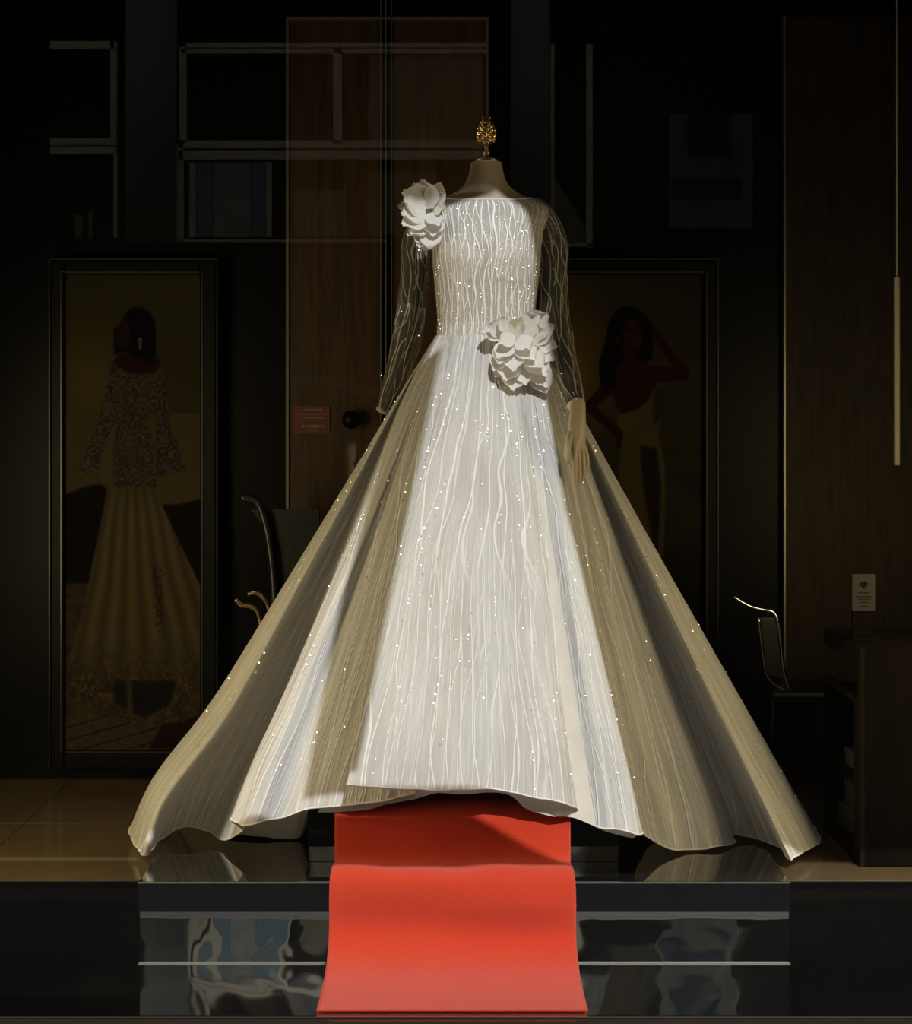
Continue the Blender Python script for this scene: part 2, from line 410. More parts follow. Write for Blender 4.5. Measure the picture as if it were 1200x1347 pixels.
# ------------------------------------------------------------------ posters (printed photographs in black frames)
def poly_mask(X, Y, pts):
    inside = np.zeros(X.shape, bool); n = len(pts)
    for i in range(n):
        x1, y1 = pts[i]; x2, y2 = pts[(i+1) % n]
        if y1 == y2: continue
        c = ((y1 > Y) != (y2 > Y)) & (X < (x2-x1)*(Y-y1)/(y2-y1)+x1); inside ^= c
    return inside.astype(float)
def soft(a, k=1):
    for _ in range(k):
        b = np.pad(a, 1, mode='edge'); a = (b[1:-1, 1:-1]*2+b[:-2, 1:-1]+b[2:, 1:-1]+b[1:-1, :-2]+b[1:-1, 2:])/6
    return a
def capsule(X, Y, a, b, ra, rb):
    ax, ay = a; bx, by = b; dx, dy = bx-ax, by-ay
    t = np.clip(((X-ax)*dx+(Y-ay)*dy)/(dx*dx+dy*dy), 0, 1); r = ra+(rb-ra)*t
    return (np.hypot(X-ax-t*dx, Y-ay-t*dy) < r).astype(float)
def ell(X, Y, c, rx, ry, rot=0.0):
    ca, sa = math.cos(rot), math.sin(rot); u = (X-c[0])*ca+(Y-c[1])*sa; v = -(X-c[0])*sa+(Y-c[1])*ca
    return ((u/rx)**2+(v/ry)**2 < 1).astype(float)
def vnoise(shape, cells, seed):
    r = np.random.default_rng(seed); gy, gx = cells; g = r.random((gy+2, gx+2))
    yy = np.linspace(0, gy, shape[0]); xx = np.linspace(0, gx, shape[1])
    iy = np.minimum(yy.astype(int), gy); ix = np.minimum(xx.astype(int), gx); fy = (yy-iy)[:, None]; fx = (xx-ix)[None, :]
    fy = fy*fy*(3-2*fy); fx = fx*fx*(3-2*fx)
    return (g[iy][:, ix]*(1-fy)*(1-fx)+g[iy+1][:, ix]*fy*(1-fx)+g[iy][:, ix+1]*(1-fy)*fx+g[iy+1][:, ix+1]*fy*fx)
def over(img, m, c, a=1.0):
    m = (m*a)[..., None]; c = np.asarray(c, float)
    if c.ndim == 1: c = c[None, None, :]
    return img*(1-m)+c*m

PG = 1.0     # print gain
def paint_left(X, Y):
    sh = X.shape; img = np.zeros(sh+(3,))
    n1 = vnoise(sh, (8, 4), 1); n2 = vnoise(sh, (120, 40), 2); n3 = vnoise(sh, (300, 110), 3); nb = vnoise(sh, (90, 8), 4)
    img[:] = (30, 25, 9)
    img = over(img, np.exp(-(((X-118)/45)**2+((Y-500)/70)**2)), (52, 42, 13), 0.8)
    img = over(img, np.clip((Y-362)/10, 0, 1)*0+np.clip(1-(Y-362)/140, 0, 1), (36, 29, 10), 0.5)
    img = over(img, soft((Y > 544).astype(float), 2), (42, 34, 13))
    hill = soft(((Y > 640-10*np.sin((X-85)/30.0)+(X > 200)*10+n1*14) & (Y < 790)).astype(float), 2); img = over(img, hill, (9, 6, 3))
    img = over(img, soft(((Y > 768) & (Y < 782)).astype(float), 1), (34, 26, 11)); img = over(img, soft((Y >= 782).astype(float), 1), np.stack([26+18*nb, 20+14*nb, 9+7*nb], -1))
    # boards at the bottom
    b = soft((Y > 940).astype(float), 2); pl = ((Y-940+(X-85)*0.28) % 17 < 1.6).astype(float)
    img = over(img, b, np.stack([34+14*n2, 27+10*n2, 13+5*n2], -1)); img = over(img, b*pl, (8, 6, 3))
    img = over(img, soft(poly_mask(X, Y, [(195, 985), (215, 952), (265, 940), (265, 985)]), 3), (20, 9, 4))
    # gown: skirt and train
    sk = soft(poly_mask(X, Y, [(150, 590), (202, 588), (207, 650), (225, 690), (262, 768), (266, 790), (266, 935), (240, 950), (200, 953), (160, 948), (120, 930), (84, 915), (88, 880), (112, 790), (132, 690), (142, 640)]), 1)
    fold = 0.5+0.5*np.sin((X-172)/(1.2+np.clip(Y-600, 1, 400)/75.0)+n1*2)
    tone = np.clip((Y-560)/120, 0, 1)
    img = over(img, sk, np.stack([30+15*fold*tone+8*tone, 25+12*fold*tone+6*tone, 12+5*fold*tone+2*tone], -1))
    lace = sk*np.clip((Y-840)/60, 0, 1)
    img = over(img, lace, np.stack([22+34*n3*n2*1.6, 17+25*n3*n2*1.6, 9+13*n3*n2], -1), 0.9)
    img = over(img, soft(poly_mask(X, Y, [(148, 895), (230, 895), (225, 925), (190, 945), (150, 925)]), 3), (10, 7, 4), 0.8)
    img = over(img, soft(poly_mask(X, Y, [(166, 895), (173, 895), (175, 940), (168, 940)]), 2), (44, 36, 18), 0.8)
    img = over(img, soft(poly_mask(X, Y, [(200, 735), (214, 750), (216, 840), (206, 830)]), 4)*(n3 > 0.45), (20, 15, 8), 0.7)
    # sleeves, bodice
    lc = np.stack([14+40*n3, 11+34*n3, 7+18*n3], -1)
    img = over(img, soft(poly_mask(X, Y, [(146, 476), (138, 525), (124, 570), (103, 610), (105, 620), (128, 626), (136, 590), (150, 560), (158, 520)]), 1), lc)
    img = over(img, soft(poly_mask(X, Y, [(212, 478), (220, 520), (226, 560), (238, 595), (244, 619), (222, 624), (203, 628), (206, 590), (204, 555), (206, 520)]), 1), lc*0.9)
    img = over(img, soft(poly_mask(X, Y, [(132, 600), (150, 560), (158, 600), (156, 660), (136, 640)]), 2), (44, 36, 17), 0.8)
    img = over(img, soft(poly_mask(X, Y, [(147, 474), (160, 487), (185, 494), (206, 490), (214, 478), (218, 500), (208, 535), (193, 556), (200, 575), (206, 610), (206, 640), (150, 640), (148, 600), (152, 560), (146, 520)]), 1), np.stack([17+32*n3, 14+27*n3, 8+14*n3], -1))
    # back, neck, hair, face
    skin = (21, 7, 5)
    img = over(img, soft(poly_mask(X, Y, [(148, 476), (156, 466), (198, 464), (212, 474), (206, 489), (185, 493), (162, 487)]), 1), skin)
    img = over(img, soft(ell(X, Y, (181, 436), 24, 32), 1), (6, 4, 3)); img = over(img, soft(poly_mask(X, Y, [(150, 430), (204, 430), (206, 470), (195, 478), (180, 470), (165, 463), (150, 467)]), 1), (6, 4, 3))
    img = over(img, soft(ell(X, Y, (162, 440), 9.5, 19, 0.12), 1), (20, 9, 6)); img = over(img, soft(ell(X, Y, (152, 444), 3.0, 5), 1), (20, 9, 6))
    img = over(img, soft(ell(X, Y, (160, 436), 4, 1.4), 1), (7, 4, 3)); img = over(img, soft(ell(X, Y, (156, 453), 3.5, 1.5), 1), (26, 8, 7))
    for q in range(4): img = over(img, soft(ell(X, Y, (184.5, 446+q*4.2), 2.6-0.4*q, 1.9), 1), (62, 54, 38))
    return img
def paint_right(X, Y):
    sh = X.shape; img = np.zeros(sh+(3,)); n1 = vnoise(sh, (10, 4), 5); n3 = vnoise(sh, (300, 110), 6); nw = vnoise(sh, (60, 4), 8)
    img[:] = (29, 24, 9)
    img = over(img, np.exp(-(((X-752)/38)**2+((Y-480)/110)**2)), (62, 43, 11), 0.9)
    img = over(img, np.clip(1-(Y-362)/130, 0, 1), (22, 18, 8), 0.6)
    img = over(img, soft((Y > 560).astype(float), 6)*np.clip((Y-560)/60, 0, 1), np.stack([21+7*nw, 19+6*nw, 9+3*nw], -1))
    img = over(img, soft((Y > 700).astype(float), 3)*np.clip((Y-700)/60, 0, 1), (16, 12, 6))
    skin = (24, 7, 4)
    # gown
    img = over(img, soft(poly_mask(X, Y, [(812, 538), (840, 535), (858, 512), (866, 500), (873, 540), (866, 570), (874, 610), (876, 660), (872, 740), (866, 800), (860, 985), (790, 985), (806, 700), (812, 640), (816, 600)]), 1), np.stack([40+10*n1, 31+8*n1, 11+3*n1], -1))
    img = over(img, soft(poly_mask(X, Y, [(842, 585), (864, 590), (870, 640), (864, 760), (856, 700), (846, 640)]), 4), (16, 9, 4), 0.9)
    img = over(img, soft(poly_mask(X, Y, [(862, 505), (877, 520), (874, 545), (860, 560), (858, 540)]), 2), (22, 19, 10), 0.9)
    # arm on the hip
    img = over(img, soft(capsule(X, Y, (802, 508), (774, 536), 9, 7), 1), skin); img = over(img, soft(capsule(X, Y, (776, 536), (814, 570), 7, 5), 1), skin); img = over(img, soft(capsule(X, Y, (814, 570), (815, 588), 5, 3), 1), skin)
    # back and shoulder
    img = over(img, soft(poly_mask(X, Y, [(806, 488), (822, 476), (852, 478), (862, 490), (864, 506), (852, 528), (836, 540), (816, 545), (808, 524), (800, 510)]), 1), skin)
    img = over(img, soft(capsule(X, Y, (852, 491), (899, 493), 11, 8), 1), skin); img = over(img, soft(capsule(X, Y, (898, 490), (860, 436), 8, 4.5), 1), (21, 7, 4)); img = over(img, soft(capsule(X, Y, (858, 432), (846, 418), 5.5, 4), 1), (24, 9, 5))
    # hair, face
    hair = (5, 4, 3)
    img = over(img, soft(poly_mask(X, Y, [(790, 505), (787, 480), (796, 450), (800, 425), (812, 407), (826, 402), (842, 408), (856, 424), (859, 448), (857, 470), (849, 477), (826, 474), (812, 484), (812, 512), (798, 514)]), 1), hair)
    img = over(img, soft(ell(X, Y, (833, 441), 13, 22, -0.15), 1), (26, 10, 6)); img = over(img, soft(poly_mask(X, Y, [(818, 452), (836, 458), (838, 478), (822, 480)]), 1), (22, 8, 5))
    img = over(img, soft(poly_mask(X, Y, [(843, 410), (857, 424), (859, 470), (852, 476), (848, 446), (840, 424)]), 1), hair)
    for cx_ in (828, 842): img = over(img, soft(ell(X, Y, (cx_, 434), 4, 1.5), 1), (7, 4, 3))
    img = over(img, soft(ell(X, Y, (838, 445), 2, 6), 2), (30, 13, 8)); img = over(img, soft(ell(X, Y, (837, 455), 4.5, 1.8), 1), (34, 9, 8)); img = over(img, soft(ell(X, Y, (814, 447), 2.5, 6), 1), (25, 10, 6))
    return img
def m_print():
    t = NT('glossy photographic print'); a = t.add('ShaderNodeVertexColor'); a.layer_name = 'print'
    t.link(a.outputs['Color'], t.b.inputs['Base Color']); t.set(Roughness=0.6); t.b.inputs['Specular IOR Level'].default_value = 0.02
    return t.m
M['print'] = m_print()
PRINT_GAIN = 2.2
def poster(px0, px1, py0, py1, fx0, fx1, fy0, fy1, painter, label, group):
    d = D_WALL-0.055
    a, b = P(px0, py0, d), P(px1, py1, d)
    A, B = P(fx0, fy0, d-0.02), P(fx1, fy1, d-0.02)
    ox, oz = (a.x+b.x)/2, B.z
    r = empty('framed_poster', (ox, d, oz), label, 'poster', group)
    nx, ny = int((px1-px0)/1.3), int((py1-py0)/1.3)
    xs = np.linspace(px0, px1, nx); ys = np.linspace(py0, py1, ny); X, Y = np.meshgrid(xs, ys)
    img = np.clip(painter(X, Y), 0, 255)/255
    lin = np.where(img <= 0.04045, img/12.92, ((img+0.055)/1.055)**2.4)*PRINT_GAIN*np.array([0.95, 1.08, 1.9])
    V = np.stack([(X-CX)*d/F-ox, np.full(X.shape, 0.0), H-(Y-HY)*d/F-oz], -1).reshape(-1, 3)
    idx = np.arange(nx*ny).reshape(ny, nx)
    faces = np.stack([idx[1:, :-1], idx[1:, 1:], idx[:-1, 1:], idx[:-1, :-1]], -1).reshape(-1, 4)
    o = mesh_obj('poster_print', V, faces.tolist(), M['print'], r)
    ca = o.data.color_attributes.new('print', 'FLOAT_COLOR', 'POINT')
    c4 = np.concatenate([lin.reshape(-1, 3), np.ones((nx*ny, 1))], 1).astype(np.float32); ca.data.foreach_set('color', c4.ravel())
    L, R, T, Bo = A.x-ox, B.x-ox, A.z-oz, 0.0
    l, rr, t, bo = a.x-ox, b.x-ox, a.z-oz, b.z-oz
    g = 0.006
    for x0, x1, z0, z1 in ((L, l, Bo, T), (rr, R, Bo, T), (l, rr, t, T), (l, rr, Bo, bo)):
        box('frame_rail', x0, x1, -0.02, 0.03, z0, z1, M['black_frame'], r, 0.006)
    bm = bmesh.new()
    e = 0.0035
    for x0, x1, z0, z1 in ((L-e, L, Bo, T+e), (R, R+e, Bo, T+e), (L, R, T, T+e), (l-g-e, l-g, bo-g, t+g), (rr+g, rr+g+e, bo-g, t+g), (l-g, rr+g, t+g, t+g+e)):
        add_box(bm, x0, x1, -0.024, -0.012, z0, z1)
    bm_obj('frame_bead', bm, M['bead'], r)
    box('back_board', L, R, 0.03, 0.05, Bo, T, M['black_matte'], r)
    return r
M['bead'] = plain('dark metal bead', (0.05, 0.05, 0.048, 1), 0.3, 0.5)
PG_GROUP = 'framed bridal posters on the back wall'
poster(86, 264, 362, 986, 66, 285, 342, 1012, paint_left, 'framed poster of a bride in a lace gown seen from behind, left of the gown', PG_GROUP)
poster(745-30, 925, 362, 986, 745-50, 944, 342, 1012, paint_right, 'framed poster of a bride in a strapless gown with one arm raised', PG_GROUP)

# ------------------------------------------------------------------ platform and carpet
def platform():
    x0, x1 = P(182, 0, 4.0).x, P(1040, 0, 4.0).x
    yb = 4.85
    r = empty('display_platform', ((x0+x1)/2, 4.0, Z_LOW), 'low black mirrored display platform under the gown', 'platform')
    c = (x0+x1)/2; w = (x1-x0)/2; h = -Z_LOW
    box('top_panel', -w, w, 0.002, yb-4.0, h-0.006, h, M['mirror_top'], r, 0.0015)
    box('edge_band', -w, w, 0, 0.02, h-0.07, h-0.006, M['black_slab'], r, 0.001)
    box('edge_strip', -w, w, -0.0015, 0.002, h-0.0035, h-0.0005, M['steel_line'], r)
    nx = 80
    v, f = [], []
    z0, z1 = 0.0, h-0.07
    box('front_panel', -w+0.003, w-0.003, 0.004, 0.018, 0.0, h-0.07, M['mirror_riser'], r)
    box('base_strip', -w, w, -0.001, 0.004, 0.0, 0.0025, M['steel_line'], r)
    box('side_panel', -w, -w+0.006, 0.02, yb-4.0, 0.172, h-0.006, M['black_slab'], r); box('side_panel', w-0.006, w, 0.02, yb-4.0, 0.172, h-0.006, M['black_slab'], r)
platform()

def inner_block():
    x0, x1 = P(405, 0, 4.18).x, P(815, 0, 4.18).x; c = (x0+x1)/2; w = (x1-x0)/2
    r = empty('inner_block', (c, 4.18, 0.0), 'low black block on the platform, half covered by the front hem of the gown', 'platform')
    box('edge_band', -w, w, 0, 0.02, 0.037, 0.151, M['black_slab'], r, 0.001)
    box('front_panel', -w+0.002, w-0.002, 0.003, 0.018, 0.001, 0.037, M['mirror_riser'], r)
    box('top_panel', -w, w, 0.02, 0.62, 0.137, 0.151, M['mirror_top'], r)
    for q in (-1, 1): box('side_panel', min(q*w, q*(w-0.01)), max(q*w, q*(w-0.01)), 0.02, 0.62, 0.001, 0.137, M['black_slab'], r)
inner_block()

def carpet():
    prof = [(4.78, 0.157), (4.65, 0.157), (4.45, 0.157), (4.3, 0.157), (4.19, 0.157), (4.142, 0.150), (4.116, 0.122), (4.100, 0.08), (4.082, 0.043), (4.06, 0.0285), (4.03, 0.0275), (4.005, 0.025), (3.984, 0.012), (3.974, -0.01), (3.97, -0.045),
            (3.972, -0.085), (3.966, -0.115), (3.945, -0.142), (3.91, -0.162), (3.86, -0.176), (3.79, -0.182), (3.72, -0.1835), (3.665, -0.1835)]
    c = catmull(prof, 140); nx = 60; V, Fc, U = [], [], []
    th = 0.005
    for k, (d, z) in enumerate(c):
        for i in range(nx+1):
            u = i/nx; s = np.interp(d, [3.66, 3.9, 3.97, 4.05, 4.12, 4.95], [1.0, 0.99, 0.985, 0.96, 0.975, 0.975])
            x = -0.008+(u-0.5)*0.575*s
            cr = math.exp(-((d-4.02)/0.04)**2)
            zz = z+cr*(0.004*math.sin(u*9.0+1.0)+0.002*math.sin(u*21))
            dd = d+0.006*math.exp(-((z+0.06)/0.05)**2)*math.sin(u*5.0+0.5)*(1 if d < 4.0 else 0)
            V.append((x, dd, zz))
    n = nx+1
    for k in range(len(c)-1):
        for i in range(nx): Fc.append((k*n+i, k*n+i+1, (k+1)*n+i+1, (k+1)*n+i))
    o = mesh_obj('carpet_runner', V, Fc, M['carpet'], None, True)
    sm = o.modifiers.new('thickness', 'SOLIDIFY'); sm.thickness = 0.004; sm.offset = 0
    tag(o, 'red carpet runner hanging over the front edge of the platform', 'carpet')
carpet()

# ------------------------------------------------------------------ the mannequin
DM = 4.65; MX = (640-CX)*DM/F
def zy(py, d=DM): return H-(py-HY)*d/F
SEC = [  # image row, half width, half depth, forward shift
    (452, .128, .098, 0), (440, .127, .097, 0), (425, .125, .095, .0), (400, .128, .099, .002), (370, .134, .104, .006), (345, .139, .107, .009), (325, .141, .106, .008), (305, .147, .101, .004),
    (290, .158, .094, .0), (280, .164, .083, -.006), (272, .160, .074, -.010), (266, .142, .068, -.012), (261, .118, .062, -.014), (256, .096, .057, -.014), (250, .076, .053, -.013), (243, .060, .049, -.012),
    (234, .050, .046, -.010), (222, .044, .043, -.008), (212, .041, .041, -.006)]
SECZ = np.array([zy(s[0]) for s in SEC]); SECA = np.array([[s[1], s[2], s[3]] for s in SEC])
def sec(z): return [float(np.interp(z, SECZ, SECA[:, k])) for k in range(3)]
def torso_pt(phi, z, off=0.0):
    """phi = 0 faces the street, positive to the right"""
    rx, ry, fs = sec(z); s, c = math.sin(phi), math.cos(phi)
    x = rx*math.copysign(abs(s)**0.92, s); y = ry*math.copysign(abs(c)**0.92, c)
    bz = (z-zy(338))/0.055
    b = 0.0
    if c > 0:
        for q in (-1, 1): b += 0.010*math.exp(-((x-q*0.066)/0.045)**2-bz*bz)
    n = Vector((s/rx, c/ry)); n.normalize()
    return Vector((MX+x+n.x*off, DM-fs-y-b*1.0-n.y*off, z))
def torso_grid(name, z0f, z1f, rows, seg, mat, parent, off=0.0, p0=-math.pi, p1=math.pi):
    V, U, Fc = [], [], []
    for i in range(rows+1):
        for k in range(seg+1):
            ph = p0+(p1-p0)*k/seg; z = z0f(ph)+(z1f(ph)-z0f(ph))*i/rows
            V.append(torso_pt(ph, z, off)); U.append((ph*0.125, z))
    n = seg+1
    for i in range(rows):
        for k in range(seg): Fc.append((i*n+k, i*n+k+1, (i+1)*n+k+1, (i+1)*n+k))
    return mesh_obj(name, V, Fc, mat, parent, True, U)

mann = empty('mannequin', (0, 0, 0), 'beige headless mannequin with a gold pinecone finial on its neck', 'mannequin')
zn = zy(212)
torso_grid('torso', lambda p: zy(452), lambda p: zn, 90, 72, M['mannequin'], mann)
# neck cap, finial
nc = Vector((MX, DM+0.006, zn))
cap = lathe('neck_cap', [(0.0425, -0.004), (0.0435, 0.0), (0.0425, 0.004), (0.036, 0.006), (0.012, 0.007)], 40, M['gold'], mann); cap.location = nc
fin = lathe('finial', [(0.0150, 0.006), (0.0155, 0.012), (0.0145, 0.020), (0.0105, 0.030), (0.0065, 0.036), (0.0075, 0.038), (0.011, 0.042), (0.019, 0.050), (0.0245, 0.062), (0.0255, 0.073), (0.0235, 0.087), (0.0185, 0.102), (0.011, 0.115), (0.003, 0.123)], 28, M['gold'], mann)
fin.location = nc
bm = bmesh.new()
egg = [(0.019, 0.050), (0.0245, 0.062), (0.0255, 0.073), (0.0235, 0.087), (0.0185, 0.102), (0.011, 0.115), (0.003, 0.123)]
ez = [e[1] for e in egg]; er = [e[0] for e in egg]
for row in range(12):
    z = 0.053+row*0.0056; r = float(np.interp(z, ez, er)); dz = 0.002; sl = (float(np.interp(z+dz, ez, er))-float(np.interp(z-dz, ez, er)))/(2*dz)
    cnt = 11 if row < 8 else (9 if row < 10 else 6)
    for k in range(cnt):
        a = 2*math.pi*(k+(row % 2)*0.5)/cnt; hw = math.pi*r/cnt*0.98; hh = 0.0046
        n = Vector((math.cos(a), math.sin(a), -sl)).normalized(); tx = Vector((-math.sin(a), math.cos(a), 0)); ty = n.cross(tx)
        if ty.z < 0: ty = -ty
        c = Vector((math.cos(a)*r, math.sin(a)*r, z)); ring = []
        for fr, h in ((1.0, 0.0), (0.8, 0.0022), (0.4, 0.0040)):
            ring.append([bm.verts.new(c+tx*hw*fr*math.cos(q*math.pi/4)+ty*(hh*fr*math.sin(q*math.pi/4)+h*0.5)+n*h) for q in range(8)])
        top = bm.verts.new(c+n*0.0042+ty*0.0022)
        for u in range(2):
            for q in range(8): bm.faces.new((ring[u][q], ring[u][(q+1) % 8], ring[u+1][(q+1) % 8], ring[u+1][q]))
        for q in range(8): bm.faces.new((ring[2][q], ring[2][(q+1) % 8], top))
bmesh.ops.recalc_face_normals(bm, faces=bm.faces)
bm_obj('cone_scales', bm, M['gold'], fin)
# stand under the skirt
lathe('stand_pole', [(0.016, 0.165), (0.016, 1.28)], 16, M['chrome'], mann).location = (MX, DM, 0)
lathe('stand_base', [(0.13, 0.0), (0.13, 0.008), (0.05, 0.018), (0.018, 0.03)], 32, M['chrome'], mann).location = (MX, DM, 0.160)

# arms under the sheer sleeves, and the hand
def chain_mesh(name, verts, edges, radii, root, mat, parent, sub=2):
    me = bpy.data.meshes.new(name); me.from_pydata([tuple(v) for v in verts], edges, [])
    me.materials.append(mat)
    o = link(bpy.data.objects.new(name, me), parent)
    sk = o.modifiers.new('skin', 'SKIN'); sk.use_smooth_shade = True
    for i, sv in enumerate(me.skin_vertices[0].data):
        r = radii[i]; sv.radius = r if isinstance(r, tuple) else (r, r); sv.use_root = (i == root); sv.use_loose = False
    ss = o.modifiers.new('subd', 'SUBSURF'); ss.levels = sub; ss.render_levels = sub
    return o
ARM_R = [P(706, 288, 4.66), P(724, 330, 4.66), P(727, 395, 4.64), P(741, 462, 4.55), P(759, 531, 4.43)]
ARM_L = [P(571, 288, 4.66), P(551, 330, 4.68), P(544, 395, 4.70), P(530, 462, 4.74), P(508, 535, 4.80)]
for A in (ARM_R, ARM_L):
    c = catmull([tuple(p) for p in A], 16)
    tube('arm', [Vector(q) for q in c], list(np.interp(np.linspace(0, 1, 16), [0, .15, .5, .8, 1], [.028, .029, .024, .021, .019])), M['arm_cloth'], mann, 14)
d0 = 4.405
def HP(px, py, dd=0.0): return P(px, py, d0+dd)
hv = [HP(760, 522, .02), HP(761, 552), HP(760, 572), HP(760, 584),              # wrist, palm
      HP(755, 590, -.012), HP(756, 607, -.014), HP(757, 622, -.010), HP(757, 637, -.002),     # index
      HP(760, 592, 0.002), HP(761, 610, 0.0), HP(762, 626, .004), HP(760, 641, .012),   # middle
      HP(765, 591, .014), HP(767, 608, .013), HP(768, 622, .016), HP(765, 634, .024),  # ring
      HP(769, 588, .026), HP(772, 602, .027), HP(773, 612, .030), HP(771, 620, .036),  # little
      HP(754, 566, -.006), HP(748, 580, -.016), HP(746, 594, -.022), HP(745.5, 607, -.022)]  # thumb
he = [(0, 1), (1, 2), (2, 3), (3, 4), (4, 5), (5, 6), (6, 7), (3, 8), (8, 9), (9, 10), (10, 11), (3, 12), (12, 13), (13, 14), (14, 15), (3, 16), (16, 17), (17, 18), (18, 19), (1, 20), (20, 21), (21, 22), (22, 23)]
hr = [.0225, .020, (.019, .024), (.016, .022), .0092, .0088, .0080, .0058, .0094, .009, .0082, .0058, .0090, .0086, .0078, .0055, .0082, .0075, .0068, .0050, .012, .0098, .0086, .006]
hand = chain_mesh('hand', hv, he, hr, 0, M['mannequin'], mann)

# ------------------------------------------------------------------ the gown
gown = empty('wedding_gown', (0, 0, 0), 'white long-sleeved ball gown with corded embroidery and petal flowers on the mannequin', 'dress')
zw = zy(444)
def neckline(ph):
    c = math.cos(ph)
    return zy(266)+0.0*c+0.012*(abs(math.sin(ph))**3)
# inner cups, then the beaded tulle
for q in (-1, 1):
    V, Fc = [], []; nr, ns = 12, 32
    for i in range(nr+1):
        r = i/nr
        for k in range(ns):
            a = 2*math.pi*k/ns
            x = q*0.066+r*0.060*math.cos(a); z = zy(346)+r*0.058*math.sin(a)*(1.0 if math.sin(a) < 0 else 0.85-0.25*math.cos(a)*(-q))
            ph = math.asin(max(-0.98, min(0.98, x/sec(z)[0]))); V.append(torso_pt(ph, z, 0.0025+0.002*(1-r*r)))
    for i in range(nr):
        for k in range(ns): Fc.append((i*ns+k, i*ns+(k+1) % ns, (i+1)*ns+(k+1) % ns, (i+1)*ns+k))
    mesh_obj('bust_cup', V, Fc, M['cup'], gown, True)
torso_grid('bodice', lambda p: zw-0.004, neckline, 90, 144, M['bodice'], gown, 0.006)
bm = bmesh.new()
add_tube(bm, [torso_pt(-math.pi+2*math.pi*k/120, neckline(-math.pi+2*math.pi*k/120), 0.006) for k in range(121)], 0.0018, 6, False)
bm_obj('neck_trim', bm, M['hem_tape'], gown, True)

def sleeve(path, radii, flat, nrows=70, seg=40, s0=0):
    c = catmull([tuple(p) for p in path], nrows); rad = np.interp(np.linspace(0, 1, nrows), np.linspace(0, 1, len(radii)), radii)
    V, U, Fc = [], [], []; L = 0; up = Vector((0, -1, 0))
    for i in range(nrows):
        p = Vector(c[i]); t = (Vector(c[min(i+1, nrows-1)])-Vector(c[max(i-1, 0)])).normalized()
        if i: L += (p-Vector(c[i-1])).length
        a = (up-t*up.dot(t)).normalized(); b = t.cross(a)
        for k in range(seg+1):
            ph = 2*math.pi*k/seg
            w = 1+0.05*math.sin(3*ph+i*0.16+s0)+0.035*math.sin(7*ph-i*0.25+s0)*math.sin(i*0.4+s0)
            V.append(p+(a*math.cos(ph)*flat+b*math.sin(ph))*rad[i]*w); U.append((ph*0.036, L))
    n = seg+1
    for i in range(nrows-1):
        for k in range(seg): Fc.append((i*n+k, i*n+k+1, (i+1)*n+k+1, (i+1)*n+k))
    o = mesh_obj('sleeve', V, Fc, M['sleeve'], gown, True, U)
    tube('cuff', [Vector(c[-1])+(Vector(c[-1])-Vector(c[-3]))*0.012*q for q in (-1, 1)], [rad[-1]*1.0]*2, M['hem_tape'], o, 20)
    return o
k = DM/F
sleeve([P(668, 277, 4.665), P(706, 284, 4.662), P(727, 320, 4.66), P(727, 370, 4.65), P(730, 425, 4.61), P(742, 478, 4.535), P(758, 533, 4.43)], [13*k, 22*k, 21*k, 19*k, 19*k, 21*k, 18*k, 12*k], 0.9, s0=0.4)
sleeve([P(610, 277, 4.665), P(572, 284, 4.662), P(548, 320, 4.67), P(545, 370, 4.69), P(540, 425, 4.71), P(527, 478, 4.74), P(506, 540, 4.80)], [13*k, 21*k, 20*k, 19*k, 19*k, 20*k, 17*k, 12*k], 0.9, s0=2.1)

# skirt: (pixel x, pixel y, distance, waist angle in degrees, outward belly near the hem)
HEM = [
    (640, None, 4.92, -180, 0, 0.00), (420, None, 4.90, -150, 0, 0.0), (285, None, 4.80, -128, 0, 0.0),
    (196, 1075, 4.62, -112, .02), (187, 1117, 4.32, -102, .05), (200, 1131, 4.22, -96, .05), (222, 1102, 4.35, -91, .03), (246, 1086, 4.40, -87, .02), (272, 1095, 4.39, -83, .01),
    (302, 1106, 4.31, -78, .01), (320, 1092, 4.28, -73, 0), (308, 1078, 4.20, -67, .01), (333, 1084, 4.12, -60, .01), (362, 1078, 4.14, -56, 0), (400, 1066, 4.125, -52, 0), (470, 1058, 4.09, -47, 0), (548, 1043, 4.095, -43, 0),
    (500, 1038, 4.07, -40, 0), (456, 1033, 4.03, -36, .01), (500, 1036, 4.025, -26, .01), (555, 1040, 4.03, -14, .01), (610, 1037, 4.03, -2, .01), (680, 1046, 4.04, 12, .01), (750, 1061, 4.05, 28, .01),
    (759, 1068, 4.105, 35, 0), (772, 1081, 4.11, 41, 0), (806, 1092, 4.075, 48, 0), (837, 1099, 4.08, 55, .01), (846, 1096, 4.17, 62, 0), (854, 1104, 4.23, 68, 0), (880, 1117, 4.25, 75, 0), (915, 1121, 4.28, 80, 0), (942, 1118, 4.29, 84, .01), (964, 1107, 4.38, 88, .01),
    (958, 1097, 4.40, 92, 0), (985, 1101, 4.39, 95, 0), (1015, 1118, 4.32, 98, 0), (1042, 1141, 4.17, 102, .0), (1062, 1128, 4.26, 107, 0), (1077, 1113, 4.36, 113, 0),
    (1010, None, 4.76, 128, 0, 0.0), (860, None, 4.90, 150, 0, 0.0)]
